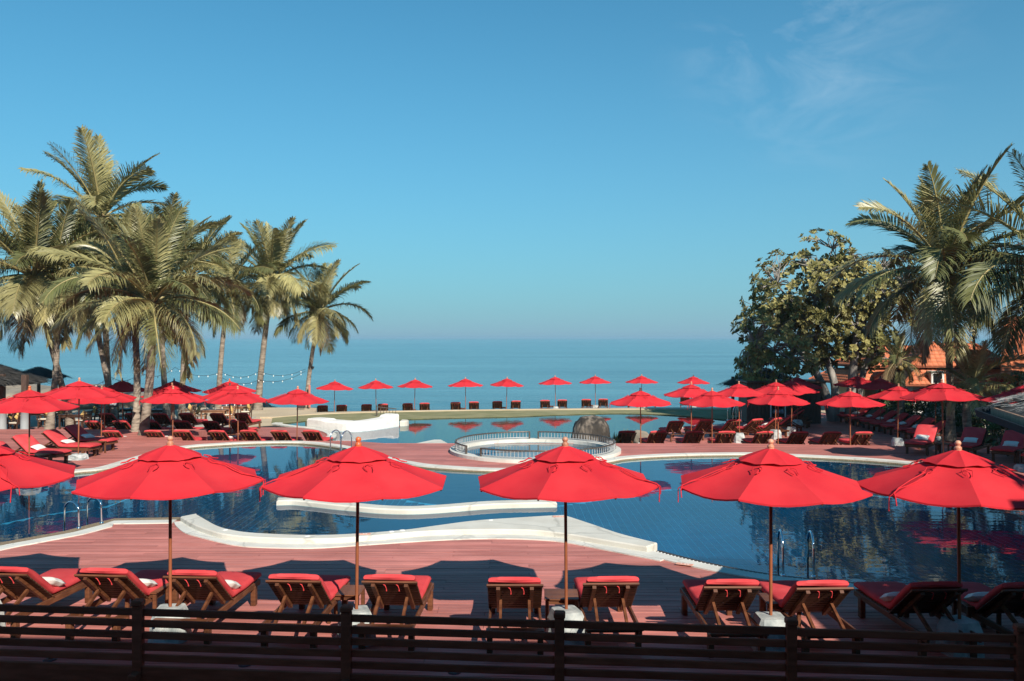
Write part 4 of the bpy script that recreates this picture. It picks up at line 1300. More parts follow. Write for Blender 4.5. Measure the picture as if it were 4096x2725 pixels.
# right lower deck, first row
RBg = 'sunbeds by the broad leaved tree'
for i, u in enumerate((2510, 2636, 2779, 2907, 3058, 3198, 3330, 3457)):
    yy = 34.2 - 0.0004 * (u - 2500)
    o = sunbed(XU(u, yy), yy, Z1, R(4 + SRNG.uniform(-2, 4)), ORD[i] + ' red sunbed from the domed boulder along the deck step, legs hidden' if 0 < i < 7 else ('red sunbed beside the potted agave and domed boulder' if i == 0 else 'last red sunbed of the deck step row with a shaded back'), RBg)
for i, (u, v, r_) in enumerate(((2706, 1685, 8), (2828, 1680, 16), (2939, 1680, 22), (3030, 1677, 30), (3112, 1673, 42), (3178, 1658, 54), (3214, 1641, 62), (3206, 1629, 66))):
    y = FL * (CH - (Z1 + 0.9)) / (v - HY)
    o = sunbed(XU(u, y), y, Z1, R(r_), ORD[i] + ' red sunbed from the domed boulder in the fan turned to the back pool', RBg)
    if u in (3112, 3030): pillow(o, 'white pillow on the ' + ORD[i] + ' sunbed of the fan turned to the back pool', 'pillows by the tree', 0.1, 0.1)
# shaded row along the hedge
HBg = 'shaded sunbeds along the hedge'
for i, y in enumerate((48.0, 46.6, 44.8, 43.5, 42.2, 41.0, 39.6, 38.3)):
    o = sunbed(19.55, y, Z1, R(90 + SRNG.uniform(-3, 5)), ORD[i] + ' dark shaded sunbed from the tree trunks in the hedge row', HBg)
    pillow(o, 'white pillow on the ' + ORD[i] + ' sunbed from the tree trunks in the hedge row', 'pillows on the hedge row', 0.0, 0.10)
# right upper deck, facing the camera side
RUg = 'sunbeds with pillows facing the pool by the thatched bar'
ru = ['dark red sunbed facing the pool with white pillow, foot end in sun', 'dark red sunbed facing the pool beside the big umbrella pole', 'dark red sunbed facing the pool with half its back in sun', 'dark red sunbed facing the pool under the thatched eave', 'dark red sunbed behind the pool facing ones with big cream pillow']
for i, (x, y, r_) in enumerate(((14.95, 30.6, 141), (16.25, 29.75, 137), (17.05, 28.7, 135), (17.3, 27.3, 133), (18.6, 30.3, 137))):
    o = sunbed(x, y, 0, R(r_), ru[i], RUg)
    pillow(o, 'white pillow on ' + ('the pool facing sunbed with its foot end in sun', 'the pool facing sunbed by the big umbrella pole', 'the pool facing sunbed with half sunlit back', 'the pool facing sunbed under the thatched eave', 'the sunbed behind the pool facing ones')[i], 'pillows by the thatched bar', 0, 0.1)
side_table(14.9, 29.3, 0, R(45), 'dark side table between the pool facing sunbeds near the big umbrella', 'side tables by the thatched bar')
side_table(16.6, 27.4, 0, R(45), 'dark side table between pool facing sunbeds near the thatched eave', 'side tables by the thatched bar')
# sea front pairs
SBg = 'sunbeds along the sea front'
for i, u in enumerate((1290, 1367, 1466, 1532, 1630, 1698, 1822, 1896, 1989, 2063, 2180, 2249, 2345, 2412, 2530, 2604, 2738)):
    yy = 57.9 + (u - 1336) * 0.0055
    sunbed(XU(u, yy), min(yy, 65.4), ZS, math.atan((CX - u) / FL) + R(SRNG.uniform(-2, 2)), ORD[i] + ' red sunbed from the slender palm in the sea front row', SBg)
for i, u in enumerate((1330, 1500, 1660, 1860, 2025, 2218, 2376)):
    yy = 57.9 + (u - 1336) * 0.0055
    side_table(XU(u - 14, yy), yy + 0.6, ZS, 0, ORD[i] + ' small side table from the slender palm in the sea front row', 'side tables on the sea front')

# ------------------------------------------------------------------ ladders
def ladder(p, rz, label, h=0.62, span=0.55, gap=0.5):
    """two hooped rails; local +y points to the water"""
    e = empty('pool_ladder', p, rz); tag(e, label, 'ladder', 'steel pool ladders')
    for s_ in (-1, 1):
        P = [(s_ * gap / 2, 0, -0.05), (s_ * gap / 2, 0.01, h * 0.6)]
        P += [(s_ * gap / 2, span / 2 - math.cos(a) * span / 2, h * 0.62 + math.sin(a) * h * 0.38) for a in [PI * k / 10 for k in range(1, 10)]]
        P += [(s_ * gap / 2, span, h * 0.6), (s_ * gap / 2, span, -0.9)]
        MB().tube(P, 0.021, 8).build('handrail', 'chrome', e)
        MB().lathe([(0.045, -0.01), (0.045, 0.015), (0.022, 0.03)], 10, (s_ * gap / 2, 0, 0.02)).build('foot_flange', 'chrome', e)
    for k in range(3):
        MB().bevbox((0, span, -0.28 - k * 0.26), (gap, 0.07, 0.025), 0.005).build('tread', 'chrome', e)
a_, b_ = G(322, 2117, 0), G(400, 2095, 0)
ladder(((a_.x + b_.x) / 2, (a_.y + b_.y) / 2, 0.0), R(64), 'steel ladder hoops at the pebble edge of the front pool', h=0.56, span=0.46, gap=0.55)
ladder(G(1385, 1806, 0) + Vector((0, 0, 0.02)), R(150), 'steel ladder hoops at the far edge beside the wooden deck', h=0.75)
ladder(((G(3128, 2300, 0) + G(3252, 2312, 0)) / 2) + Vector((0, -0.05, 0)), R(-9), 'steel ladder at the near edge seen end on', h=0.72, gap=0.5)
ladder(G(2945, 1694, ZL) + Vector((0.2, 0.2, 0.1)), R(110), 'steel ladder hoops at the back pool by the beach bar', h=0.9)

# ------------------------------------------------------------------ front fence
fe = empty('fence', (0, 9.18, 0), R(-5.1)); tag(fe, 'dark stained wooden fence of horizontal rails along the deck', 'fence')
posts = [-7.55, -5.02, -2.58, -0.18, 2.40, 4.86, 7.4]
def fx(u):   # local x along the fence for a photo column
    t = (u - CX) / FL
    c, s_ = math.cos(R(-5.1)), math.sin(R(-5.1))
    return t * 9.18 / (c - t * s_)
posts = [fx(-330), fx(553), fx(1386), fx(2238), fx(3165), fx(4084), fx(5000)]
for i, x in enumerate(posts):
    o = MB().bevbox((x, 0, 0.52), (0.105, 0.10, 1.04), 0.008).bevbox((x, 0, 1.075), (0.125, 0.12, 0.07), 0.015).build('post', 'fence_wood', fe)
    MB().bevbox((x + 0.01, -0.10, 0.16), (0.10, 0.12, 0.32), 0.012).build('post_foot', 'fence_wood', o)
for i in range(len(posts) - 1):
    x0, x1 = posts[i] + 0.053, posts[i + 1] - 0.053
    for k in range(5):
        z = 0.965 - k * 0.128 + SRNG.uniform(-.004, .004)
        MB().bevbox(((x0 + x1) / 2, 0.015 + SRNG.uniform(-.004, .004), z), (x1 - x0, 0.035, 0.080), 0.006).build('rail', 'fence_wood', fe)
    MB().bevbox(((x0 + x1) / 2, -0.01, 0.19), (x1 - x0, 0.05, 0.36), 0.006).build('kick_board', 'fence_wood', fe)
# small round floor drains behind the fence
for i, (u, v) in enumerate(((200, 2640), (980, 2660), (1818, 2690), (2770, 2660))):
    p = G(u, v, 0)
    o = MB().lathe([(0.03, 0.012), (0.07, 0.012), (0.085, 0.0)], 14).build('floor_light', 'dark_metal'); o.location = (p.x, p.y, 0.002)
    tag(o, ORD[i] + ' small round dark fitting on the deck behind the fence', 'floor light', 'floor fittings')

# ------------------------------------------------------------------ coconut palms
def frond_geo(e0, seed, nl=98):
    """unit-length frond growing from the origin towards +x; e0 = starting elevation in degrees"""
    rg = random.Random(seed)
    droop = R(rg.uniform(56, 86)) * (0.42 if e0 > 62 else 0.72 if e0 > 36 else 1.0) * (0.75 if e0 < -10 else 1.0)
    tw = R(rg.uniform(-55, 55)); sidebend = rg.uniform(-0.18, 0.18)
    N = 14
    pts = [Vector((0, 0, 0))]; th = R(e0)
    for i in range(N):
        s_ = (i + 0.5) / N
        a = max(R(e0) - droop * s_ ** 1.45, R(-88))
        pts.append(pts[-1] + Vector((math.cos(a), sidebend * s_, math.sin(a))) / N)
    def at(s_):
        f = min(max(s_, 0), 0.9999) * N; i = int(f); t = f - i
        p = pts[i].lerp(pts[i + 1], t)
        d = (pts[i + 1] - pts[i]).normalized()
        return p, d
    rach = MB().tube(pts, [0.016 - 0.0135 * (i / N) for i in range(N + 1)], 4, caps=False)
    lf = MB()
    for k in range(nl):
        s_ = 0.10 + 0.90 * (k + rg.uniform(-.3, .3)) / nl
        p, d = at(s_)
        up = Vector((0, 0, 1)); side = d.cross(up)
        if side.length < 0.05: side = Vector((0, 1, 0))
        side.normalize(); nrm = side.cross(d)
        a = tw * s_
        side, nrm = side * math.cos(a) + nrm * math.sin(a), nrm * math.cos(a) - side * math.sin(a)
        prof = (0.55 + 1.35 * s_ - 1.72 * s_ ** 2.6)
        ln0 = 0.275 * max(prof, 0.28)
        for sg in (-1, 1):
            ln = ln0 * rg.uniform(0.72, 1.12)
            fwd = (0.72 if e0 > 40 else 0.45) + 0.8 * s_ ** 2 + rg.uniform(-.14, .14)
            lift = rg.uniform(0.10, 0.42) if e0 > 20 else rg.uniform(-0.05, 0.25)
            dr = (side * sg + d * fwd + nrm * lift).normalized()
            g_ = rg.uniform(0.25, 1.05) * (0.35 if e0 > 50 else 0.7 if e0 > 25 else 1.0)
            b0 = p
            m1 = p + dr * ln * 0.45 + Vector((0, 0, -g_ * ln * 0.12))
            m2 = p + dr * ln * 0.78 + Vector((0, 0, -g_ * ln * 0.42))
            t_ = p + dr * ln * 0.98 + Vector((0, 0, -g_ * ln * 0.86))
            wv = dr.cross(nrm).normalized() * rg.uniform(0.0032, 0.0056)
            fold = nrm * 0.004
            lf.add([b0 + wv * .5, b0 - wv * .5, m1 + wv + fold, m1 - wv - fold, m2 + wv * .75, m2 - wv * .75, t_], [(0, 1, 3, 2), (2, 3, 5, 4), (4, 5, 6)])
    return rach, lf
mat('rachis', (0.36, 0.31, 0.13), (0.28, 0.22, 0.09), rough=0.5, scale=2, rnd=0.15)
FROND = {}
def frond_mesh(e0, kind, seed):
    key = (round(e0 / 9), kind, seed)
    if key not in FROND:
        ra, lf = frond_geo(round(e0 / 9) * 9, hash((key[0] * 7 + seed * 131)) % 9973)
        mb = MB(); mb.add(ra.v, ra.f, True); nr = len(ra.f); mb.add(lf.v, lf.f)
        me = mb.mesh('frond')
        me.materials.append(MATS['rachis']); me.materials.append(MATS[kind])
        me.polygons.foreach_set('material_index', [0] * nr + [1] * (len(me.polygons) - nr))
        FROND[key] = me
    return FROND[key]
NUT = MB().lathe([(0.0, -0.13), (0.07, -0.11), (0.11, -0.02), (0.10, 0.06), (0.05, 0.12), (0, 0.135)], 9).mesh('coconut'); NUT.materials.append(MATS['coconut'])
def palm(base, top, fl_, n, seed, label, group, kind='frond_leaf', r=0.16, dry=2, low=-52, dark=0.25, high=82, az0=None):
    rg = random.Random(seed)
    n = round(n * 1.12); fl_ = fl_ * 0.93
    base, top = Vector(base), Vector(top)
    e = empty('palm_tree', base); tag(e, label, 'palm tree', group)
    d = top - base
    pts, rad = [], []
    bx_, by_ = rg.uniform(-.4, .4), rg.uniform(-.3, .3)
    for i in range(19):
        t = i / 18
        p = Vector((d.x * (t ** 1.35) + bx_ * math.sin(PI * t) * 0.5, d.y * t + by_ * math.sin(PI * t) * 0.5, d.z * t))
        pts.append(p + Vector((0, 0, -0.1 if i == 0 else 0)))
        rad.append(r * (1.0 + 0.75 * math.exp(-t * 14) - 0.22 * t) * (1 + 0.03 * ((i % 2) * 2 - 1)))
    MB().tube(pts, rad, 12).build('trunk', 'palm_bark', e)
    # fibrous heart
    MB().tube([d + Vector((0, 0, -0.35)), d, d + Vector((0, 0, 0.35))], [r * .85, r * 1.35, r * .5], 8).build('heart', 'frond_dry', e)
    ga = 2.39996
    for k in range(n):
        t = k / (n - 1)
        el = high - (high - low) * t ** 1.12 + rg.uniform(-8, 8)
        az = ga * k + rg.uniform(-.25, .25) + seed
        if k >= n - dry: kd = 'frond_dry' if k % 2 else kind
        else: kd = kind
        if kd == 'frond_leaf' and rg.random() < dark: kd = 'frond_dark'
        o = link('frond', frond_mesh(el, kd, rg.randrange(4)), e)
        o.location = d + Vector((math.cos(az) * r * .7, math.sin(az) * r * .7, 0.12 - 0.25 * t))
        o.rotation_euler = (0, 0, az)
        L_ = fl_ * (0.78 + 0.34 * math.sin(PI * min(1, t * 1.15 + 0.12))) * rg.uniform(0.92, 1.08)
        o.scale = (L_, L_, L_)
    for k in range(rg.randrange(5, 9)):
        az = rg.uniform(0, 2 * PI)
        o = link('coconut', NUT, e); o.location = d + Vector((math.cos(az) * r * 2.0, math.sin(az) * r * 2.0, -0.25 - rg.random() * 0.25)); o.rotation_euler = (rg.random(), rg.random(), 0)
    return e
def palm_px(bu, bz, y, tu, tv, fl_, n, seed, label, group, dy=0.0, **kw):
    """base column and level at distance y, crown heart at photo (tu, tv)"""
    yt = y + dy
    return palm((XU(bu, y), y, bz), (XU(tu, yt), yt, CH - (tv - HY) * yt / FL), fl_, n, seed, label, group, **kw)
PG = 'coconut palms by the restaurant terrace'
palm_px(285, Z1, 43.5, 130, 1105, 5.2, 30, 1, 'leaning coconut palm with a huge crown beside the thatched pavilion', PG, dy=-1.0)
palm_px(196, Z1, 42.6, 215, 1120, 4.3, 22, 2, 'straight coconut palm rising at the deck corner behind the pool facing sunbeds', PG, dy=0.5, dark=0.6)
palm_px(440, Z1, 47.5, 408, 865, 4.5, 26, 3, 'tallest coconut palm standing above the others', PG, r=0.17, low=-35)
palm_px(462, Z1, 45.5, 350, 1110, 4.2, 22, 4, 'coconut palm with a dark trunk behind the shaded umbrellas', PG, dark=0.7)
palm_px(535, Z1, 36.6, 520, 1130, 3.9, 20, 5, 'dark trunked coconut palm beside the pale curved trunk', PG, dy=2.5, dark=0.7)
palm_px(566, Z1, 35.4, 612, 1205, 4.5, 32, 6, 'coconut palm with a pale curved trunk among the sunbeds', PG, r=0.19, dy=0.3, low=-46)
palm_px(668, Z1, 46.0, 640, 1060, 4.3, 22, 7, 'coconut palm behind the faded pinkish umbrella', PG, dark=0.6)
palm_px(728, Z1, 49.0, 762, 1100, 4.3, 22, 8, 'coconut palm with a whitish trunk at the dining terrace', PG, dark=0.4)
palm_px(872, ZL, 52.0, 915, 1150, 3.9, 22, 9, 'coconut palm with dark upper trunk behind the dining tables', PG, dark=0.5)
palm_px(1032, ZL - .1, 55.5, 1088, 1120, 4.6, 36, 10, 'full crowned coconut palm with flared foot standing in the sand', PG, r=0.20)
palm_px(1226, ZL, 57.0, 1278, 1245, 3.9, 28, 11, 'slender coconut palm with a lamp on its trunk at the lawn end', PG, r=0.15)
PR = 'coconut palms by the hedge'
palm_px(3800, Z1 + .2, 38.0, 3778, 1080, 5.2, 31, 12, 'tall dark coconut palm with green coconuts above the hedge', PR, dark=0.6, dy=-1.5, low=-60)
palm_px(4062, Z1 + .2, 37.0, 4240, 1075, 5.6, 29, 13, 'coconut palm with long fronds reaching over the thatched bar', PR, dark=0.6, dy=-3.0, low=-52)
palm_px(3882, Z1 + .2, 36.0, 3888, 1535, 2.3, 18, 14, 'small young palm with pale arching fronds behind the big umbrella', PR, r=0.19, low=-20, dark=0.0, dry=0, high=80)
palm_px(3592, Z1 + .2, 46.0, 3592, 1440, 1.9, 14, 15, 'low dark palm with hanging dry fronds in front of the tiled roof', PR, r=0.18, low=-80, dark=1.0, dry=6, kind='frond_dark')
# a lamp on the slender palm
p = Vector((XU(1240, 56.8), 56.75, 3.3 - 0.7))
o = MB().bevbox((0.30, 0, 0.0), (0.16, 0.12, 0.20), 0.02, Matrix.Rotation(0.5, 3, 'Y')).beam((0, 0, 0.02), (0.3, 0, 0.02), 0.03, 0.03).build('spotlight', 'dark_metal'); o.location = (XU(1226, 57) + 0.12, 56.95, 2.05)
tag(o, 'small black spotlight clamped to the slender palm trunk', 'spotlight')

# ------------------------------------------------------------------ broad leaved tree (sea almond)
def leaf_rosette(lf, c, axis, n, size, rg, dry=None):
    axis = axis.normalized()
    x = axis.cross(Vector((0.3, 0.7, 0.2))).normalized(); y = axis.cross(x)
    for k in range(n):
        a = 2 * PI * k / n + rg.uniform(-.3, .3)
        out = (x * math.cos(a) + y * math.sin(a))
        d = (out + axis * rg.uniform(0.25, 1.0)).normalized()
        L_ = size * rg.uniform(0.7, 1.15); w_ = L_ * 0.27
        s_ = d.cross(axis)
        s_ = s_.normalized() if s_.length > 1e-3 else x
        up = s_.cross(d)
        p1 = c + d * L_ * 0.45 - up * L_ * 0.02; p2 = c + d * L_ * 0.80 - up * L_ * 0.07; p3 = c + d * L_ - up * L_ * 0.15
        lf.add([c, p1 + s_ * w_ * .62 + up * w_ * .2, p2 + s_ * w_ + up * w_ * .25, p3, p2 - s_ * w_ + up * w_ * .25, p1 - s_ * w_ * .62 + up * w_ * .2], [(0, 1, 2, 3), (0, 3, 4, 5)])
def broad_tree(name, base, trunks, seed, label, group, leafmat, blobs, n_ros, size, bark='tree_bark', bare=0.0):
    """trunks: list of limb point lists (local); blobs: crown ellipsoids (local centre, radii)"""
    rg = random.Random(seed)
    e = empty(name, base); tag(e, label, 'tree', group)
    wd = MB(); tw = MB(); lf = MB()
    limbs = []
    for P, r0, r1 in trunks:
        C = crom(P, 6)
        n = len(C)
        wd.tube(C, [r0 + (r1 - r0) * i / (n - 1) for i in range(n)], 9)
        limbs.append(C)
    for i in range(n_ros):
        c, rr = blobs[rg.choices(range(len(blobs)), [b[1][0] * b[1][1] * b[1][2] for b in blobs])[0]]
        while True:
            q = Vector((rg.uniform(-1, 1), rg.uniform(-1, 1), rg.uniform(-1, 1)))
            if 0.05 < q.length < 1: break
        q = q.normalized() * (q.length ** 0.45)
        q *= 1 + 0.22 * noise.noise(q * 2.3 + Vector((seed, 0, 0)))
        p = Vector(c) + Vector((q.x * rr[0], q.y * rr[1], q.z * rr[2]))
        if noise.noise(p * 0.62 + Vector((0, seed, 0))) < -0.06: continue
        ax = (Vector((q.x, q.y, q.z * 0.6 + 0.35))).normalized()
        if rg.random() < bare:
            pass
        else:
            leaf_rosette(lf, p, ax, rg.randrange(6, 10), size, rg)
        # twig from the nearest limb point
        if i % 2 == 0 or rg.random() < bare:
            near = min((l_[k] for l_ in limbs for k in range(4, len(l_), 3)), key=lambda v_: (v_ - p).length)
            if (near - p).length < 4.2:
                mid = near.lerp(p, 0.55) + Vector((rg.uniform(-.3, .3), rg.uniform(-.3, .3), rg.uniform(-.1, .35)))
                tw.tube([near, near.lerp(mid, .5) + Vector((rg.uniform(-.1, .1),) * 3), mid, p], [0.045, 0.034, 0.024, 0.010], 4, caps=False)
    wd.build('trunk', bark, e)
    tw.build('branch_work', bark, e, fix=False)['kind'] = 'stuff'
    cr_ = lf.build('crown', leafmat, e, fix=False)
    return e
Bx = Vector((XU(3330, 47.5), 47.5, Z1 - .05))
alm = broad_tree('almond_tree', Bx, [
    ([(0, 0, 0), (-0.4, 0, 1.6), (-1.3, -.2, 3.2), (-2.6, -.3, 4.6), (-3.4, 0, 6.0)], 0.26, 0.07),
    ([(0.15, .1, 0), (0.1, 0, 2.0), (-0.5, .2, 4.0), (-0.8, .3, 6.2), (-0.6, 0, 8.6)], 0.25, 0.05),
    ([(0.9, 0.1, 0), (1.0, -.1, 2.4), (1.2, -.2, 4.6), (1.3, -.2, 7.0), (0.9, 0, 9.2)], 0.27, 0.05),
    ([(1.3, .2, 0), (1.6, .2, 2.2), (2.3, .3, 4.0), (3.2, .2, 6.0), (3.9, 0, 7.6)], 0.20, 0.05),
    ([(-1.3, -.2, 3.2), (-3.0, -.8, 3.6), (-4.6, -.8, 4.4)], 0.10, 0.04),
    ([(-0.5, .2, 4.0), (-2.0, 0, 6.0), (-3.2, 0, 7.6)], 0.10, 0.03),
    ([(1.2, -.2, 4.6), (0.0, -.6, 6.4), (-1.4, -.6, 8.0)], 0.10, 0.03),
    ([(1.2, -.2, 4.6), (2.2, -.5, 6.6), (2.6, -.4, 8.6)], 0.09, 0.03),
    ([(1.3, -.2, 6.0), (0.6, 0, 7.6), (-0.2, 0, 9.6)], 0.06, 0.02)], 3,
    'broad leaved tree with glossy leaf rosettes and pale bare branches above the beach bar', None, 'almond_leaf',
    [((-2.6, 0, 4.3), (2.8, 2.6, 2.3)), ((-1.6, 0, 6.8), (2.9, 2.5, 2.2)), ((1.2, 0, 7.2), (2.9, 2.4, 2.0)), ((-0.8, 0, 8.9), (1.6, 1.5, 1.1)), ((3.2, 0, 6.0), (1.7, 1.7, 1.5)), ((-3.6, 0, 2.9), (1.5, 1.8, 1.5)), ((0.4, 0.9, 4.6), (3.0, 2.2, 1.7)), ((2.2, .5, 4.0), (1.7, 1.6, 1.2))], 4000, 0.27, bare=0.20)
alm.scale = (1.07, 1.07, 1.07)

def bush(u, y, z, rx, rz, n, seed, label, group, m='shade_leaf', size=0.22, x=None):
    rg = random.Random(seed)
    e = empty('shrub', (XU(u, y) if x is None else x, y, z)); tag(e, label, 'shrub', group)
    lf = MB(); st_ = MB()
    for k in range(n):
        a = rg.uniform(0, 2 * PI); h = rg.random() ** 0.7
        rr = rx * math.sqrt(max(0.05, 1 - (h - 0.35) ** 2 * 1.5)) * rg.random() ** 0.4
        p = Vector((rr * math.cos(a), rr * math.sin(a) * 0.7, h * rz))
        leaf_rosette(lf, p, Vector((math.cos(a) * .6, math.sin(a) * .6, 0.8)), 5, size, rg)
    for k in range(7):
        a = k * 0.9
        st_.tube([(0, 0, -.05), (rx * .3 * math.cos(a), rx * .2 * math.sin(a), rz * .5), (rx * .7 * math.cos(a), rx * .5 * math.sin(a), rz * .85)], [0.03, 0.02, 0.008], 4)
    st_.build('stem', 'tree_bark', e, fix=False); lf.build('foliage', m, e, fix=False)
    return e
HGg = 'shrubs of the hedge behind the shaded sunbeds'
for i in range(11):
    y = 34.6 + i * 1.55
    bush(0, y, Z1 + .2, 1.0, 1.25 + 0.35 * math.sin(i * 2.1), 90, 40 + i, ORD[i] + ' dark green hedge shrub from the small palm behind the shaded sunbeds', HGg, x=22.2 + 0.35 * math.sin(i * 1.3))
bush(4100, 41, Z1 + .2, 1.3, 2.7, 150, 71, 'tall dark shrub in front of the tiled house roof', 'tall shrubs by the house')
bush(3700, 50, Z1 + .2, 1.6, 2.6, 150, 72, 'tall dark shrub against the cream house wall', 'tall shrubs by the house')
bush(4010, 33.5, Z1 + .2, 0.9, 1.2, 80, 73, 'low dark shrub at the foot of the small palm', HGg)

# potted agave and loose agave leaves beside the dome rock
def agave(loc, label, pot=True, s=0.5, seed=1):
    rg = random.Random(seed)
    e = empty('agave', loc); tag(e, label, 'agave', 'agaves beside the domed boulder')
    z0 = 0.30 if pot else 0.0
    if pot:
        MB().lathe([(0.0, 0.0), (0.14, 0.0), (0.19, 0.28), (0.205, 0.28), (0.205, 0.33), (0.17, 0.33), (0.16, 0.27), (0, 0.27)], 14).build('pot', 'terracotta', e)
    for k in range(20):
        a = k * 2.4; el = R(rg.uniform(25, 80)); L_ = s * rg.uniform(.8, 1.15)
        d = Vector((math.cos(a) * math.cos(el), math.sin(a) * math.cos(el), math.sin(el))); w_ = d.cross(Vector((0, 0, 1))).normalized() * 0.028
        p = Vector((0, 0, z0)); q = p + d * L_ * .5; t = p + d * L_ + Vector((0, 0, -.05))
        MB().add([p - w_ * .6, p + w_ * .6, q + w_, q - w_, t, p + Vector((0, 0, -.02)), q + Vector((0, 0, -.012))], [(0, 1, 2, 3), (3, 2, 4), (1, 0, 5), (0, 3, 6, 5), (2, 1, 5, 6), (3, 4, 6), (4, 2, 6)]).build('leaf', 'almond_leaf', e, fix=False)
agave(Vector((XU(2462, 34.2), 34.2, Z1)), 'spiky pale green agave in a pinkish pot', True, 0.62, 2)
agave(Vector((XU(2275, 34.6), 34.6, ZB + .1)), 'small dark spiky plant between railing and domed boulder', False, 0.7, 3)
agave(Vector((XU(2500, 36.2), 36.2, Z1)), 'grey spiky plant behind the sunbed by the boulder', False, 0.8, 4)

# ------------------------------------------------------------------ thatched roofs
def thatch_blades(mb, surf, n, rg, L_=0.55, w=0.03, lift=0.06):
    """surf(u, v) -> (point, downhill); blades lie on it"""
    for k in range(n):
        u, v = rg.random(), rg.random()
        p, d, nn_ = surf(u, v)
        s_ = d.cross(nn_).normalized()
        d2 = (d + s_ * rg.uniform(-.65, .65)).normalized()
        l = L_ * rg.uniform(0.6, 1.3); w_ = w * rg.uniform(0.6, 1.3)
        a = p + nn_ * rg.uniform(0.0, lift)
        t = a + d2 * l + nn_ * rg.uniform(-0.01, 0.05)
        mb.add([a - s_ * w_, a + s_ * w_, t + s_ * w_ * .5, t - s_ * w_ * .5], [(0, 1, 2, 3)])
def rrect(cx, cy, hx, hy, r, n=8):
    P = []
    for (sx, sy, a0) in ((1, 1, 0), (-1, 1, 90), (-1, -1, 180), (1, -1, 270)):
        for k in range(n + 1):
            a = R(a0 + 90 * k / n)
            P.append(Vector((cx + sx * (hx - r) + r * math.cos(a), cy + sy * (hy - r) + r * math.sin(a), 0)))
    return P
# pool bar roof at the right edge of the pool
hb = empty('pool_bar', (14.2, 14.6, 0), R(-17)); tag(hb, 'thatched pool bar with a dark gutter round its eave beside the pool', 'bar hut')
EZ = 2.30
ring0 = rrect(0, 0, 4.4, 5.6, 1.5)
def ringat(f):
    return [Vector((p.x * (1 - f), p.y * (1 - f * 0.85), EZ + 0.06 + f * 1.8)) for p in ring0]
roof = MB()
steps = [0, .12, .25, .4, .55, .7, .85, 1.0]
n_ = len(ring0)
Vr = [q for f in steps for q in ringat(f)]
roof.add(Vr, [(i * n_ + k, i * n_ + (k + 1) % n_, (i + 1) * n_ + (k + 1) % n_, (i + 1) * n_ + k) for i in range(len(steps) - 1) for k in range(n_)])
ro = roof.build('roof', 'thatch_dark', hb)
rg = random.Random(77)
def surf_bar(u, v):
    k = u * n_; i = int(k) % n_; t = k - int(k)
    a, b2 = ring0[i], ring0[(i + 1) % n_]
    p0 = a.lerp(b2, t); f = 0.055 + v ** 1.3 * 0.92
    P0 = Vector((p0.x * (1 - f), p0.y * (1 - f * .85), EZ + 0.09 + f * 1.8))
    d = Vector((p0.x, p0.y * .85, -1.8)).normalized()
    tn = (b2 - a)
    tn = tn.normalized() if tn.length > 1e-6 else Vector((-p0.y, p0.x, 0)).normalized()
    nn_ = tn.cross(Vector((-p0.x, -p0.y * .85, 1.8))).normalized()
    if nn_.z < 0: nn_ = -nn_
    return P0, d, nn_
tb = MB(); thatch_blades(tb, surf_bar, 26000, rg, 0.30, 0.016, 0.14)
tag(tb.build('thatch', 'thatch', ro, fix=False), kind='stuff')
gut = [(0.02, -0.10), (0.30, -0.10), (0.34, 0.06), (0.30, 0.06), (0.28, -0.06), (0.02, -0.06)]
gl_ = MB(); P = []
ng = len(gut)
for q in range(n_):
    nrm_ = (ring0[(q + 1) % n_] - ring0[q - 1]); nrm_ = Vector((nrm_.y, -nrm_.x, 0)).normalized()
    for (o_, z_) in gut:
        P.append(ring0[q] + nrm_ * (o_) + Vector((0, 0, EZ + z_)))
gl_.add(P, [(i * ng + k, i * ng + (k + 1) % ng, ((i + 1) % n_) * ng + (k + 1) % ng, ((i + 1) % n_) * ng + k) for i in range(n_) for k in range(ng)])
gl_.build('gutter', 'eave_gutter', hb)
ins = offset_loop(ring0, -0.06)
MB().ribbon(ins, ring0, EZ - 0.08, EZ + 0.13, closed=True).build('eave_board', 'eave_board', hb)
for sx in (-1, 1):
    for sy in (-1, 0, 1):
        MB().bevbox((sx * 3.4, sy * 4.4, 0.45), (0.18, 0.18, 3.9), 0.015).build('post', 'hut_wood', hb)
MB().ribbon(rrect(0, 0, 2.6, 3.6, 0.6), rrect(0, 0, 2.9, 3.9, 0.7), -1.0, 1.05, closed=True).build('counter', 'hut_wood', hb)

def round_thatch(name, c, r, ze, h, label, posts, group=None, n=2600, dark=True, walls=None):
    e = empty(name, c); tag(e, label, 'pavilion', group)
    rg = random.Random(int(r * 100))
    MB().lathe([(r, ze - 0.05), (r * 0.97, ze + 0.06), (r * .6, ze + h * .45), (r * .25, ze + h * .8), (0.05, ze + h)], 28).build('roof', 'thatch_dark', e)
    def sf(u, v):
        a = 2 * PI * u; f = v ** 0.6
        rr = r * f
        p = Vector((rr * math.cos(a), rr * math.sin(a), ze + h * (1 - f) + 0.03))
        d = Vector((math.cos(a) * r, math.sin(a) * r, -h)).normalized()
        nn_ = Vector((math.cos(a) * h, math.sin(a) * h, r)).normalized()
        return p, d, nn_
    tb = MB(); thatch_blades(tb, sf, n, rg, 0.55, 0.03, 0.08)
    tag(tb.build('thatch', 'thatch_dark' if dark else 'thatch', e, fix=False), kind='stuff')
    for (px_, py_) in posts:
        MB().tube([(px_, py_, 0), (px_, py_, ze + 0.4)], 0.10, 8).build('post', 'hut_wood', e)
    return e
y = 41.6
pav = round_thatch('thatched_pavilion', (XU(-235, y), y, Z1), 4.6, 2.45, 1.7, 'dark thatched restaurant pavilion on posts under the leaning palm', [], None, 4200)
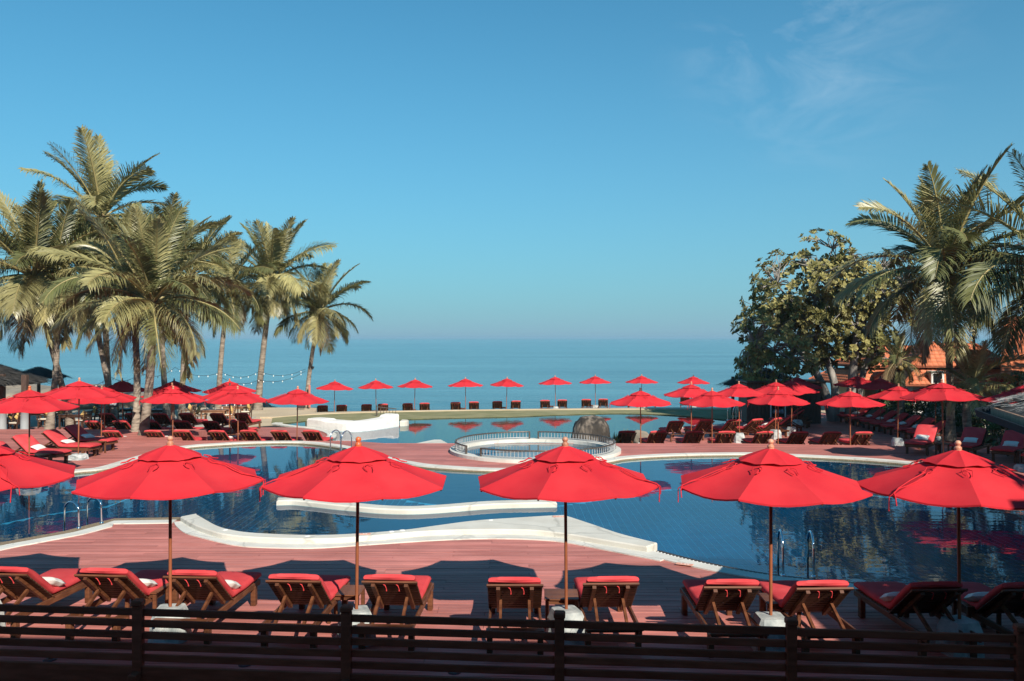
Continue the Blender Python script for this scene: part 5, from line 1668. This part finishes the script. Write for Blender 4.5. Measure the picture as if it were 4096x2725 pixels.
def column(u, v, y, z, label):
    e = empty('column', (XU(u, y), y, z)); tag(e, label, 'column', 'columns at the restaurant edge')
    MB().lathe([(0.0, 0), (0.24, 0), (0.24, 0.05), (0.20, 0.08), (0.19, 1.45), (0.22, 1.47), (0.25, 1.53), (0.25, 1.58), (0.0, 1.6)], 18).build('shaft', 'grey_column', e)
    MB().bevbox((0, 0, 2.25), (0.24, 0.24, 1.35), 0.01).build('post', 'hut_wood', e)
column(100, 1731, 39.8, Z1, 'grey round column with a dark post on top at the deck edge')
column(8, 1720, 40.6, Z1, 'pale round column at the restaurant entrance beside stacked cushions')
round_thatch('thatched_parasol', (XU(155, 52), 52.0, Z1), 1.5, 2.25, 0.6, 'small thatched parasol roof behind the straight palm trunk', [(0, 0)], None, 900)
# beach bar under the broad leaved tree
y = 50.5
bb = round_thatch('beach_bar', (XU(3060, y), y, Z1 - .15), 2.4, 2.05, 0.95, 'thatched beach bar with a dark wooden counter under the tree', [(-1.6, -1.0), (1.6, -1.0), (-1.6, 1.2), (1.6, 1.2)], None, 1800)
MB().bevbox((-0.75, -1.5, 0.62), (1.5, 0.6, 1.24), 0.02).build('counter', 'light_teak', bb)
MB().bevbox((-0.75, -1.5, 1.26), (1.7, 0.75, 0.05), 0.01).build('counter_top', 'dark_teak', bb)
o = MB().lathe([(0, 0), (0.28, 0), (0.33, 1.05), (0.35, 1.1), (0.35, 1.15), (0, 1.2)], 14).build('waste_bin', 'bin_green'); o.location = (XU(3005, 47.8), 47.8, Z1)
tag(o, 'dark green upright bin beside the beach bar counter', 'bin')
# dark wooden cabin with glazed door
cb_ = empty('bar_cabin', (XU(3120, 47.0), 47.0, Z1)); tag(cb_, 'dark plank cabin of the beach bar with a glazed fridge door', 'cabin')
for k in range(20):
    if 6 <= k <= 9: continue
    MB().bevbox((-2.0 + k * 0.2, -0.9, 1.1), (0.19, 0.05, 2.2), 0.008).build('plank', 'hut_wood', cb_)
MB().bevbox((0, 0.1, 1.08), (3.95, 1.85, 2.16), 0.02).build('body', 'hut_wood', cb_)
MB().bevbox((0, 0, 2.26), (4.3, 2.3, 0.10), 0.02).build('roof', 'dark_teak', cb_)
dr_ = MB().bevbox((-0.40, -0.90, 1.0), (0.75, 0.03, 1.75), 0.01).build('door_glass', 'dark_glass', cb_)
for xx in (-0.79, -0.01):
    MB().bevbox((xx, -0.925, 1.0), (0.07, 0.06, 1.95), 0.008).build('door_frame', 'white_trim', cb_)
rgb_ = random.Random(3)
for k in range(14):
    q = MB().lathe([(0.0, 0), (0.035, 0), (0.035, 0.14), (0.013, 0.2), (0.013, 0.25), (0, 0.25)], 8).build('bottle', 'bottle_glass', dr_); q.location = (-0.65 + (k % 7) * 0.085, -0.925, 0.55 + (k // 7) * 0.5)
# rough stone pillar beside the cabin
q = MB().bevbox((0, 0, 0.72), (0.50, 0.5, 1.5), 0.06).build('stone_pillar', 'concrete_block'); q.location = (XU(3248, 47.5), 47.5, Z1)
tag(q, 'rough pale stone pillar between the cabin and tree trunks', 'pillar')
rock('boulder', (XU(3270, 48.2), 48.2, Z1 + 1.15), (0.75, 0.5, 0.36), 31.0, 'dome_rock', 'dark mottled boulder resting on the rough stone pillar', amp=0.2)

# ------------------------------------------------------------------ tiled houses on the right
TILE_GEO = MB()
PT = [(-0.145, 0.0), (-0.09, 0.016), (-0.03, 0.022), (0.05, 0.014), (0.10, 0.0), (0.145, -0.002)]
TILE_GEO.add([(x, -0.17, z + 0.022) for x, z in PT] + [(x, 0.17, z) for x, z in PT] + [(x, -0.17, z - 0.005) for x, z in PT],
             [(k, k + 1, 7 + k, 6 + k) for k in range(5)] + [(12 + k, 13 + k, k + 1, k) for k in range(5)], True)
TILE_M = TILE_GEO.mesh('roof_tile'); TILE_M.materials.append(MATS['roof_tile'])
def tiled_slope(parent, a, b, c, d, limit=300):
    """eave a-b, ridge d-c (local points); tiles 0.29 x 0.32 laid over it; visible ones are objects"""
    a, b, c, d = map(Vector, (a, b, c, d))
    base = MB().add([a, b, c, d] + [p + Vector((0, 0, -0.08)) for p in (a, b, c, d)], [(0, 1, 2, 3), (7, 6, 5, 4), (0, 4, 5, 1), (1, 5, 6, 2), (2, 6, 7, 3), (3, 7, 4, 0)]).build('roof', 'roof_deck', parent)
    e1 = (b - a).normalized(); up = (d - a) - e1 * (d - a).dot(e1); H = up.length; up.normalize(); nn_ = e1.cross(up).normalized()
    if nn_.z < 0: nn_ = -nn_
    M = Matrix((e1, up, nn_)).transposed().to_euler()
    cnt = 0; rest = MB()
    rows_ = int(H / 0.30)
    for r_ in range(rows_):
        h = 0.16 + r_ * 0.30; f = h / H
        l, rr = a.lerp(d, f), b.lerp(c, f)
        x0 = (l - a).dot(e1); x1 = (rr - a).dot(e1)
        k = math.ceil(x0 / 0.29)
        while (k + .5) * 0.29 < x1 - 0.08:
            x = (k + .5) * 0.29
            if x > x0 + 0.08:
                p = a + e1 * x + up * h + nn_ * 0.02
                if cnt < limit:
                    o = link('tile', TILE_M, base); o.location = p; o.rotation_euler = M; cnt += 1
                else:
                    Mm = Matrix((e1, up, nn_)).transposed()
                    rest.add([Mm @ Vector(v_) + p for v_ in TILE_GEO.v], TILE_GEO.f, True)
            k += 1
    if rest.v:
        tag(rest.build('tile_field', 'roof_tile', base, fix=False), kind='stuff')
    return base
def pyramid_roof(e, hx, hy, ze, h, top=0.0, sides=(0, 3)):
    """hipped roof; sides 0 front(-y) 1 right 2 back 3 left get tiles, all get a deck"""
    C = [(-hx, -hy, ze), (hx, -hy, ze), (hx, hy, ze), (-hx, hy, ze)]
    T = [(-hx * top, -hy * top, ze + h), (hx * top, -hy * top, ze + h), (hx * top, hy * top, ze + h), (-hx * top, hy * top, ze + h)]
    for k in range(4):
        a, b2, c, d = C[k], C[(k + 1) % 4], T[(k + 1) % 4], T[k]
        if k in sides:
            tiled_slope(e, a, b2, c, d, 150)
        else:
            MB().add([a, b2, c, d], [(0, 1, 2, 3)]).build('roof', 'roof_deck', e, fix=False)
    for k in range(4):     # pale hip ridges
        MB().beam(Vector(C[k]) + Vector((0, 0, .06)), Vector(T[k]) + Vector((0, 0, .08)), 0.16, 0.10).build('hip_ridge', 'roof_tile', e)
# pavilion with two tiers of roof
y = 56.0
pa = empty('house', (XU(3570, y), y, Z1), R(8)); tag(pa, 'cream walled pavilion with two tiers of orange tiled roof behind dark umbrellas', 'house')
MB().bevbox((0, 0, 0.65), (6.4, 4.2, 2.5), 0.02).build('wall', 'cream_wall', pa)
pyramid_roof(pa, 4.3, 3.0, 1.78, 0.85, 0.66, (0, 3))
MB().bevbox((0, 0, 2.72), (5.0, 3.2, 0.4), 0.02).build('upper_wall', 'hut_wood', pa)
pyramid_roof(pa, 3.2, 2.2, 2.85, 1.3, 0.35, (0, 3))
for xx in (-1.9, -0.4):
    w_ = MB().bevbox((xx, -2.12, 0.95), (0.9, 0.06, 1.3), 0.01).build('window', 'dark_glass', pa)
    MB().bevbox((xx, -2.14, 1.65), (1.06, 0.10, 0.10), 0.01).bevbox((xx, -2.14, 0.26), (1.06, 0.12, 0.08), 0.01).build('frame', 'white_trim', w_)
for xx in (-2.1, 0.8):
    MB().beam((xx, -2.1, 0.9), (xx, -2.9, 1.75), 0.08, 0.10).build('bracket', 'hut_wood', pa)
y = 50.0
pb = empty('house', (XU(3790, y), y, Z1 + .2), R(-6)); tag(pb, 'low white trimmed house with sunlit orange roof behind the small palm', 'house')
MB().bevbox((0, 0, 0.65), (5.4, 4.4, 2.6), 0.02).build('wall', 'white_trim', pb)
pyramid_roof(pb, 3.4, 2.8, 1.83, 0.85, 0.68, (0, 3))
pyramid_roof(pb, 2.8, 2.2, 2.85, 1.3, 0.35, (0, 3))
MB().bevbox((0, 0, 2.74), (4.4, 3.4, 0.4), 0.02).build('upper_wall', 'hut_wood', pb)
dm_ = MB().bevbox((-1.6, -2.4, 2.2), (0.7, 0.8, 0.8), 0.02).build('dormer', 'white_trim', pb)
MB().bevbox((-1.6, -2.82, 2.2), (0.45, 0.04, 0.5), 0.01).build('pane', 'dark_glass', dm_)
y = 44.0
pc = empty('house', (XU(4400, y), y, Z1 + .2), R(-33)); tag(pc, 'house with a steep orange tiled roof at the edge of the garden', 'house')
MB().bevbox((0, 0, 1.2), (7.0, 6.0, 3.6), 0.02).build('wall', 'cream_wall', pc)
tiled_slope(pc, (-4.3, -3.8, 2.5), (4.3, -3.8, 2.5), (4.3, 0, 5.6), (-4.3, 0, 5.6), 300)
MB().add([(-4.3, 3.8, 2.5), (4.3, 3.8, 2.5), (4.3, 0, 5.6), (-4.3, 0, 5.6)], [(0, 1, 2, 3)]).build('roof', 'roof_deck', pc, fix=False)
for s_ in (-1, 1):
    MB().add([(s_ * 3.5, -3.0, 3.0), (s_ * 3.5, 3.0, 3.0), (s_ * 3.5, 0, 5.45)], [(0, 1, 2)]).build('gable', 'cream_wall', pc, fix=False)
for xx in (-2.4, -0.9):
    w_ = MB().bevbox((xx, -3.02, 1.1), (1.1, 0.06, 1.7), 0.01).build('window', 'dark_glass', pc)
    for dx in (-0.58, 0, 0.58):
        MB().bevbox((xx + dx, -3.05, 1.1), (0.06, 0.06, 1.8), 0.006).build('frame', 'dark_teak', w_)
# slim lamp pole by the house
o = MB().tube([(0, 0, 0), (0, 0, 7.6)], [0.045, 0.03], 8).build('flag_pole', 'white_trim'); o.location = (XU(4082, 46.5), 46.5, Z1)
tag(o, 'slim white pole rising beside the tall palm and tiled roof', 'pole')

# ------------------------------------------------------------------ restaurant furniture
DC = {}
def dining_chair(x, y, z, rz, label, group, dark=False, cushions=1):
    e = empty('dining_chair', (x, y, z), rz); tag(e, label, 'dining chair', group)
    m = 'dark_teak' if dark else 'light_teak'
    if m not in DC:
        D = {}
        D['seat'] = geo('seat', MB().bevbox((0, 0, 0.43), (0.52, 0.50, 0.04), 0.008), m)
        D['leg'] = geo('leg', MB().bevbox((0, 0, 0.21), (0.055, 0.055, 0.42), 0.006), m)
        D['bleg'] = geo('leg', MB().beam((0, 0, 0), (0, -0.02, 0.45), 0.055, 0.055, (0, 1, 0)).beam((0, -0.02, 0.43), (0, -0.16, 0.95), 0.055, 0.05, (0, 1, 0)), m)
        bk = MB()
        for k in range(4): bk.bevbox((0, -0.27 - 0.035 * k, 0.56 + k * 0.115), (0.50, 0.025, 0.07), 0.005)
        D['back'] = geo('backrest', bk, m)
        D['arm'] = geo('armrest', MB().bevbox((0, 0.02, 0.66), (0.06, 0.56, 0.035), 0.008).beam((0, 0.25, 0.43), (0, 0.25, 0.65), 0.05, 0.05, (0, 1, 0)), m)
        D['cush'] = geo('seat_cushion', MB().bevbox((0, 0.01, 0.48), (0.48, 0.46, 0.06), 0.02), 'cream_cushion')
        DC[m] = D
    D = DC[m]
    link('seat', D['seat'], e); link('backrest', D['back'], e)
    for s_ in (-1, 1):
        o = link('leg', D['leg'], e); o.location = (s_ * .235, .22, 0)
        o = link('leg', D['bleg'], e); o.location = (s_ * .235, -.22, 0)
        o = link('armrest', D['arm'], e); o.location = (s_ * .27, 0, 0)
    link('seat_cushion', D['cush'], e)
    return e
YC = []
for k in range(2):
    me = PIL[k].copy(); me.materials.clear(); me.materials.append(MATS['yellow_cushion']); YC.append(me)
def yellow(x, y, z, rz, label, group):
    o = link('cushion', YC[SRNG.randrange(2)]); o.scale = (0.75, 1.25, 1)
    o.location = Vector((x, y, z)) + Matrix.Rotation(rz, 3, 'Z') @ Vector((0, -0.14, 0.74))
    o.rotation_euler = (Matrix.Rotation(rz, 3, 'Z') @ Matrix.Rotation(R(72), 3, 'X') @ Matrix.Rotation(R(38), 3, 'Z')).to_euler()
    tag(o, label, 'cushion', group)
def dining_table(x, y, z, rz, label, dark=False, cloth=False):
    e = empty('dining_table', (x, y, z), rz); tag(e, label, 'dining table', 'dining tables on the terrace')
    m = 'dark_teak' if dark else 'light_teak'
    t = MB().bevbox((0, 0, 0.74), (1.35, 0.85, 0.045), 0.008).build('table_top', m, e)
    for sx in (-1, 1):
        for sy in (-1, 1):
            MB().bevbox((sx * .60, sy * .36, 0.36), (0.075, 0.075, 0.72), 0.006).build('leg', m, e)
        MB().bevbox((0, sx * .36, 0.67), (1.15, 0.03, 0.09), 0.005).build('apron', m, e)
    return e
def tableware(x, y, z, lb):
    for (dx, dy) in ((-.35, -.2), (.35, .2), (.05, .0)):
        o = MB().lathe([(0, 0), (0.03, 0), (0.035, 0.10), (0.03, 0.105), (0.0, 0.10)], 8).build('glass', 'white_trim'); o.location = (x + dx, y + dy, z + 0.764)
        tag(o, 'white tumbler on the ' + lb, 'glass', 'tumblers on the dining tables')
TBs = [(120, 44.6, 10, False, 'warm teak dining table at the beach edge near the columns'), (300, 43.6, -5, True, 'dark dining table between the straight and leaning palm trunks'), (215, 47.6, 0, True, 'dark dining table behind the straight palm trunk'),
       (620, 46.5, 0, True, 'dark dining table behind the shaded sunbeds with place settings'), (858, 46.3, 4, False, 'pale teak dining table beside the two cream cushions'), (935, 48.6, 0, False, 'teak dining table at the sand edge near the palm'), (490, 47.0, 6, True, 'dark dining table beyond the leaning palm trunks')]
for (u, y, rz, dk, lb) in TBs:
    x = XU(u, y)
    dining_table(x, y, Z1 - .02, R(rz), lb, dk); tableware(x, y, Z1 - .02, lb)
CHs = [(30, 42.2, 100, True, 'dark dining chair with stacked yellow cushions by the pale column'), (65, 42.0, 80, True, 'dark slatted dining chair turned sideways by the pale column'), (80, 45.0, -70, False, 'warm teak dining chair facing the table near the columns'),
       (178, 44.0, 100, True, 'dark dining chair with a yellow cushion against the straight palm'), (255, 44.8, -95, True, 'dark dining chair between the palms facing the beach table'), (330, 43.4, 75, True, 'dark dining chair with a big yellow cushion by the leaning trunk'), (372, 45.8, 85, True, 'dark dining chair with a yellow cushion facing the sea wall'),
       (585, 47.5, -80, False, 'teak dining chair with yellow cushion behind the pale curved trunk'), (660, 47.2, 90, True, 'dark dining chair with yellow cushion in front of the smooth boulder'), (752, 47.4, 85, False, 'teak armchair with yellow cushion beside the whitish trunk'), (805, 46.3, -80, False, 'teak armchair with two cream cushions at the pale table'),
       (915, 46.6, 95, False, 'teak armchair with cream cushion on the sea side of the pale table'), (985, 48.4, 95, True, 'dark armchair with yellow cushion at the sand edge'), (480, 46.0, -80, True, 'dark dining chair with yellow cushions beside the shaded sunbeds')]
for i, (u, y, rz, dk, lb) in enumerate(CHs):
    x = XU(u, y)
    dining_chair(x, y, Z1 - .02, R(rz), lb, 'dining chairs on the terrace', dk)
    yellow(x, y, Z1 - .02, R(rz), 'cushion of the ' + lb.replace(' with a yellow cushion', '').replace(' with yellow cushions', '').replace(' with yellow cushion', '').replace(' with a big yellow cushion', ''), 'cushions on the dining chairs')
# menu stand
ms_ = empty('menu_stand', (XU(455, 44.4), 44.4, Z1)); tag(ms_, 'tall dark menu stand with a tilted board behind the shaded umbrella', 'menu stand')
MB().bevbox((0, 0, 1.25), (0.55, 0.05, 0.42), 0.01, Matrix.Rotation(R(-28), 3, 'X')).build('board', 'dark_teak', ms_)
MB().bevbox((0, -0.03, 1.26), (0.36, 0.03, 0.28), 0.004, Matrix.Rotation(R(-28), 3, 'X')).build('menu_sheet', 'white_cotton', ms_)
for s_ in (-1, 1):
    MB().beam((s_ * .24, 0.1, 0), (s_ * .2, 0.02, 1.25), 0.05, 0.05, (0, 1, 0)).build('leg', 'dark_teak', ms_)

# ------------------------------------------------------------------ string lights between the palms
def string(pts, label, nb):
    e = empty('string_lights', pts[0]); tag(e, label, 'string lights', 'bulb strings between the palms')
    o0 = Vector(pts[0]); P = []
    for a, b2, sg in zip(pts[:-1], pts[1:], [0.35] * 9):
        for k in range(10):
            t = k / 10
            P.append(Vector(a).lerp(Vector(b2), t) + Vector((0, 0, -sg * 4 * t * (1 - t))))
    P.append(Vector(pts[-1]))
    MB().tube([p - o0 for p in P], 0.012, 4).build('cable', 'cable', e)
    bm_ = MB().lathe([(0, 0), (0.02, -0.02), (0.045, -0.08), (0.05, -0.12), (0.03, -0.17), (0, -0.18)], 8).mesh('bulb'); bm_.materials.append(MATS['bulb_glass'])
    for k in range(nb):
        i = int((k + .5) / nb * (len(P) - 1))
        q = link('bulb', bm_, e); q.location = P[i] - o0; q.scale = (0.6, 0.6, 0.6)
def pt(u, v, y): return Vector((XU(u, y), y, CH - (v - HY) * y / FL))
string([pt(560, 1490, 47), pt(700, 1470, 49), pt(885, 1488, 52), pt(1037, 1486, 55), pt(1222, 1476, 57)], 'bulb string running at shoulder height from palm to palm over the terrace', 20)
string([pt(880, 1506, 52), pt(1035, 1520, 55.2), pt(1222, 1484, 57)], 'lower slack bulb string between the last three palms', 11)
string([pt(300, 1535, 48), pt(440, 1505, 48), pt(560, 1492, 47)], 'bulb string behind the shaded umbrellas on the terrace', 8)

# small things by the slender palm: black lamp box, orange board, white bag
o = MB().bevbox((0, 0, 0.09), (0.5, 0.35, 0.18), 0.03).bevbox((0.1, 0, 0.22), (0.2, 0.2, 0.10), 0.02).build('lamp_box', 'dark_metal'); o.location = (XU(1205, 56.0), 56.0, ZL + .05)
tag(o, 'small black lamp box on the sand at the slender palm foot', 'lamp box')
o = MB().bevbox((0, 0, 0.75), (0.14, 0.05, 1.5), 0.02).build('marker_post', 'terracotta'); o.location = (XU(1238, 56.4), 56.4, ZL + .05)
tag(o, 'upright orange brown board against the slender palm trunk', 'board')

# ------------------------------------------------------------------ person behind the umbrella by the tree
def person(loc, rz, label):
    e = empty('person', loc, rz); tag(e, label, 'person')
    J = {'pel': (0, 0, .90), 'waist': (0, 0, 1.05), 'chest': (0, .01, 1.25), 'neck': (0, 0, 1.42), 'head0': (0, .01, 1.50), 'head': (0, .02, 1.58), 'headt': (0, .015, 1.66),
         'shl': (-.17, 0, 1.37), 'ell': (-.22, .0, 1.10), 'wrl': (-.20, .12, .88), 'hal': (-.20, .15, .80), 'shr': (.17, 0, 1.37), 'elr': (.22, 0, 1.10), 'wrr': (.20, .12, .88), 'har': (.20, .15, .80),
         'hl': (-.09, 0, .86), 'kl': (-.10, .02, .48), 'al': (-.11, -.02, .08), 'fl': (-.12, .14, .03), 'hr': (.09, 0, .86), 'kr': (.10, .04, .48), 'ar': (.11, .02, .08), 'fr': (.12, .18, .03)}
    rad = {'pel': .14, 'waist': .125, 'chest': .145, 'neck': .055, 'head0': .07, 'head': .095, 'headt': .075, 'shl': .065, 'ell': .045, 'wrl': .032, 'hal': .035, 'shr': .065, 'elr': .045, 'wrr': .032, 'har': .035,
           'hl': .095, 'kl': .065, 'al': .042, 'fl': .035, 'hr': .095, 'kr': .065, 'ar': .042, 'fr': .035}
    E_ = [('pel', 'waist'), ('waist', 'chest'), ('chest', 'neck'), ('neck', 'head0'), ('head0', 'head'), ('head', 'headt'), ('chest', 'shl'), ('shl', 'ell'), ('ell', 'wrl'), ('wrl', 'hal'), ('chest', 'shr'), ('shr', 'elr'), ('elr', 'wrr'), ('wrr', 'har'), ('pel', 'hl'), ('hl', 'kl'), ('kl', 'al'), ('al', 'fl'), ('pel', 'hr'), ('hr', 'kr'), ('kr', 'ar'), ('ar', 'fr')]
    ks = list(J)
    me = bpy.data.meshes.new('body'); me.from_pydata([J[k] for k in ks], [(ks.index(a), ks.index(b2)) for a, b2 in E_], [])
    o = link('body', me, e)
    md = o.modifiers.new('skin', 'SKIN')
    for i, k in enumerate(ks):
        me.skin_vertices[0].data[i].radius = (rad[k], rad[k] * (0.75 if k in ('pel', 'waist', 'chest') else 1)); me.skin_vertices[0].data[i].use_root = (k == 'pel')
    o.modifiers.new('sub', 'SUBSURF').levels = 2
    o.modifiers['sub'].render_levels = 2
    me.materials.append(MATS['skin'])
    MB().lathe([(0.17, 0.86), (0.165, 1.0), (0.175, 1.25), (0.20, 1.36), (0.10, 1.44), (0.065, 1.445)], 16).build('shirt', 'shirt_dark', e).scale = (1.05, 0.85, 1)
    for s_ in (-1, 1):
        MB().tube([(s_ * .09, 0, .92), (s_ * .10, .03, .48), (s_ * .11, 0, .10)], [.115, .085, .065], 10).build('trouser_leg', 'trouser', e)
    MB().lathe([(0.108, 1.585), (0.105, 1.64), (0.08, 1.69), (0.03, 1.712), (0, 1.715)], 14).bevbox((0, 0.12, 1.60), (0.15, 0.12, 0.012), 0.004).build('cap', 'shirt_dark', e)
person((XU(3412, 50.5), 50.5, Z1 + 0.0), R(200), 'person in a dark cap standing behind the umbrella near the tree')

# ------------------------------------------------------------------ behind the camera: hotel front and trees that shade the foreground
ht = empty('hotel_building', (0, -6.0, 0)); tag(ht, 'hotel building with a deep tiled veranda roof above the viewing terrace', 'building')
MB().bevbox((2, -3.0, 4.5), (44, 6.0, 9.0), 0.05).build('wall', 'cream_wall', ht)
MB().bevbox((2, 4.0, 1.15), (44, 7.9, 2.4), 0.03).build('terrace', 'pale_paving', ht)
MB().add([(-24, 8.9, 6.45), (26, 7.9, 6.45), (26, -1, 10.0), (-24, -1, 10.0), (-24, 8.9, 6.30), (26, 7.9, 6.30), (26, -1, 9.8), (-24, -1, 9.8)], [(0, 1, 2, 3), (7, 6, 5, 4), (0, 4, 5, 1), (1, 5, 6, 2), (2, 6, 7, 3), (3, 7, 4, 0)]).build('roof', 'roof_plain', ht)
MB().bevbox((14.1, 9.02, 6.35), (10.8, 2.0, 0.12), 0.03).build('added_shade_slab', 'roof_plain', ht)  # unseen slab added to the hotel to shade the last front sunbeds
for xx in (-20, -13, 9, 16, 23):
    MB().bevbox((xx, 7.6, 4.3), (0.3, 0.3, 4.2), 0.02).build('column', 'white_trim', ht)
# leafy trees outside the frame on the right that shade the last sunbeds, the pool bar and the hedge row
SG = 'shade trees beside the hotel'
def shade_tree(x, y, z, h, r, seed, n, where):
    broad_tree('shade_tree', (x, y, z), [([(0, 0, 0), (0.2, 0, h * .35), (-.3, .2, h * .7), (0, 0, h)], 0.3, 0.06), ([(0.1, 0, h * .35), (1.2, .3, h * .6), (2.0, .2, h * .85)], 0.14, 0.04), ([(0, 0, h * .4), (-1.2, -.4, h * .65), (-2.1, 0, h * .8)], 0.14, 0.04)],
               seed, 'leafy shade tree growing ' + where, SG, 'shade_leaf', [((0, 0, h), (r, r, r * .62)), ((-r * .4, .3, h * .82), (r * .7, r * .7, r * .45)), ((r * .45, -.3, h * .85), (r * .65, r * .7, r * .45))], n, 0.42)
shade_tree(12.1, 4.7, 0, 7.2, 2.6, 5, 1100, 'beside the hotel front')
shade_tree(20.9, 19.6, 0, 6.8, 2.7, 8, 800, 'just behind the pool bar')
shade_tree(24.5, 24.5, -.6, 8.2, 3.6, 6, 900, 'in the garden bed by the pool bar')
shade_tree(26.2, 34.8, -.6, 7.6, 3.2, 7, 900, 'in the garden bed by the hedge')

# ------------------------------------------------------------------ sea air
hm = bpy.data.materials.new('haze_air'); hm.use_nodes = True
hn = hm.node_tree; hn.nodes.clear()
ho = hn.nodes.new('ShaderNodeOutputMaterial'); hv = hn.nodes.new('ShaderNodeVolumePrincipled')
hv.inputs['Color'].default_value = (0.40, 0.66, 0.83, 1); hv.inputs['Density'].default_value = 0.00020; hv.inputs['Anisotropy'].default_value = 0.0
hn.links.new(hv.outputs[0], ho.inputs['Volume'])
MATS['haze_air'] = hm
hz = MB().box((0, 26000, 4.9), (140000, 52600, 19.2)).build('haze', 'haze_air')
tag(hz, kind='stuff')
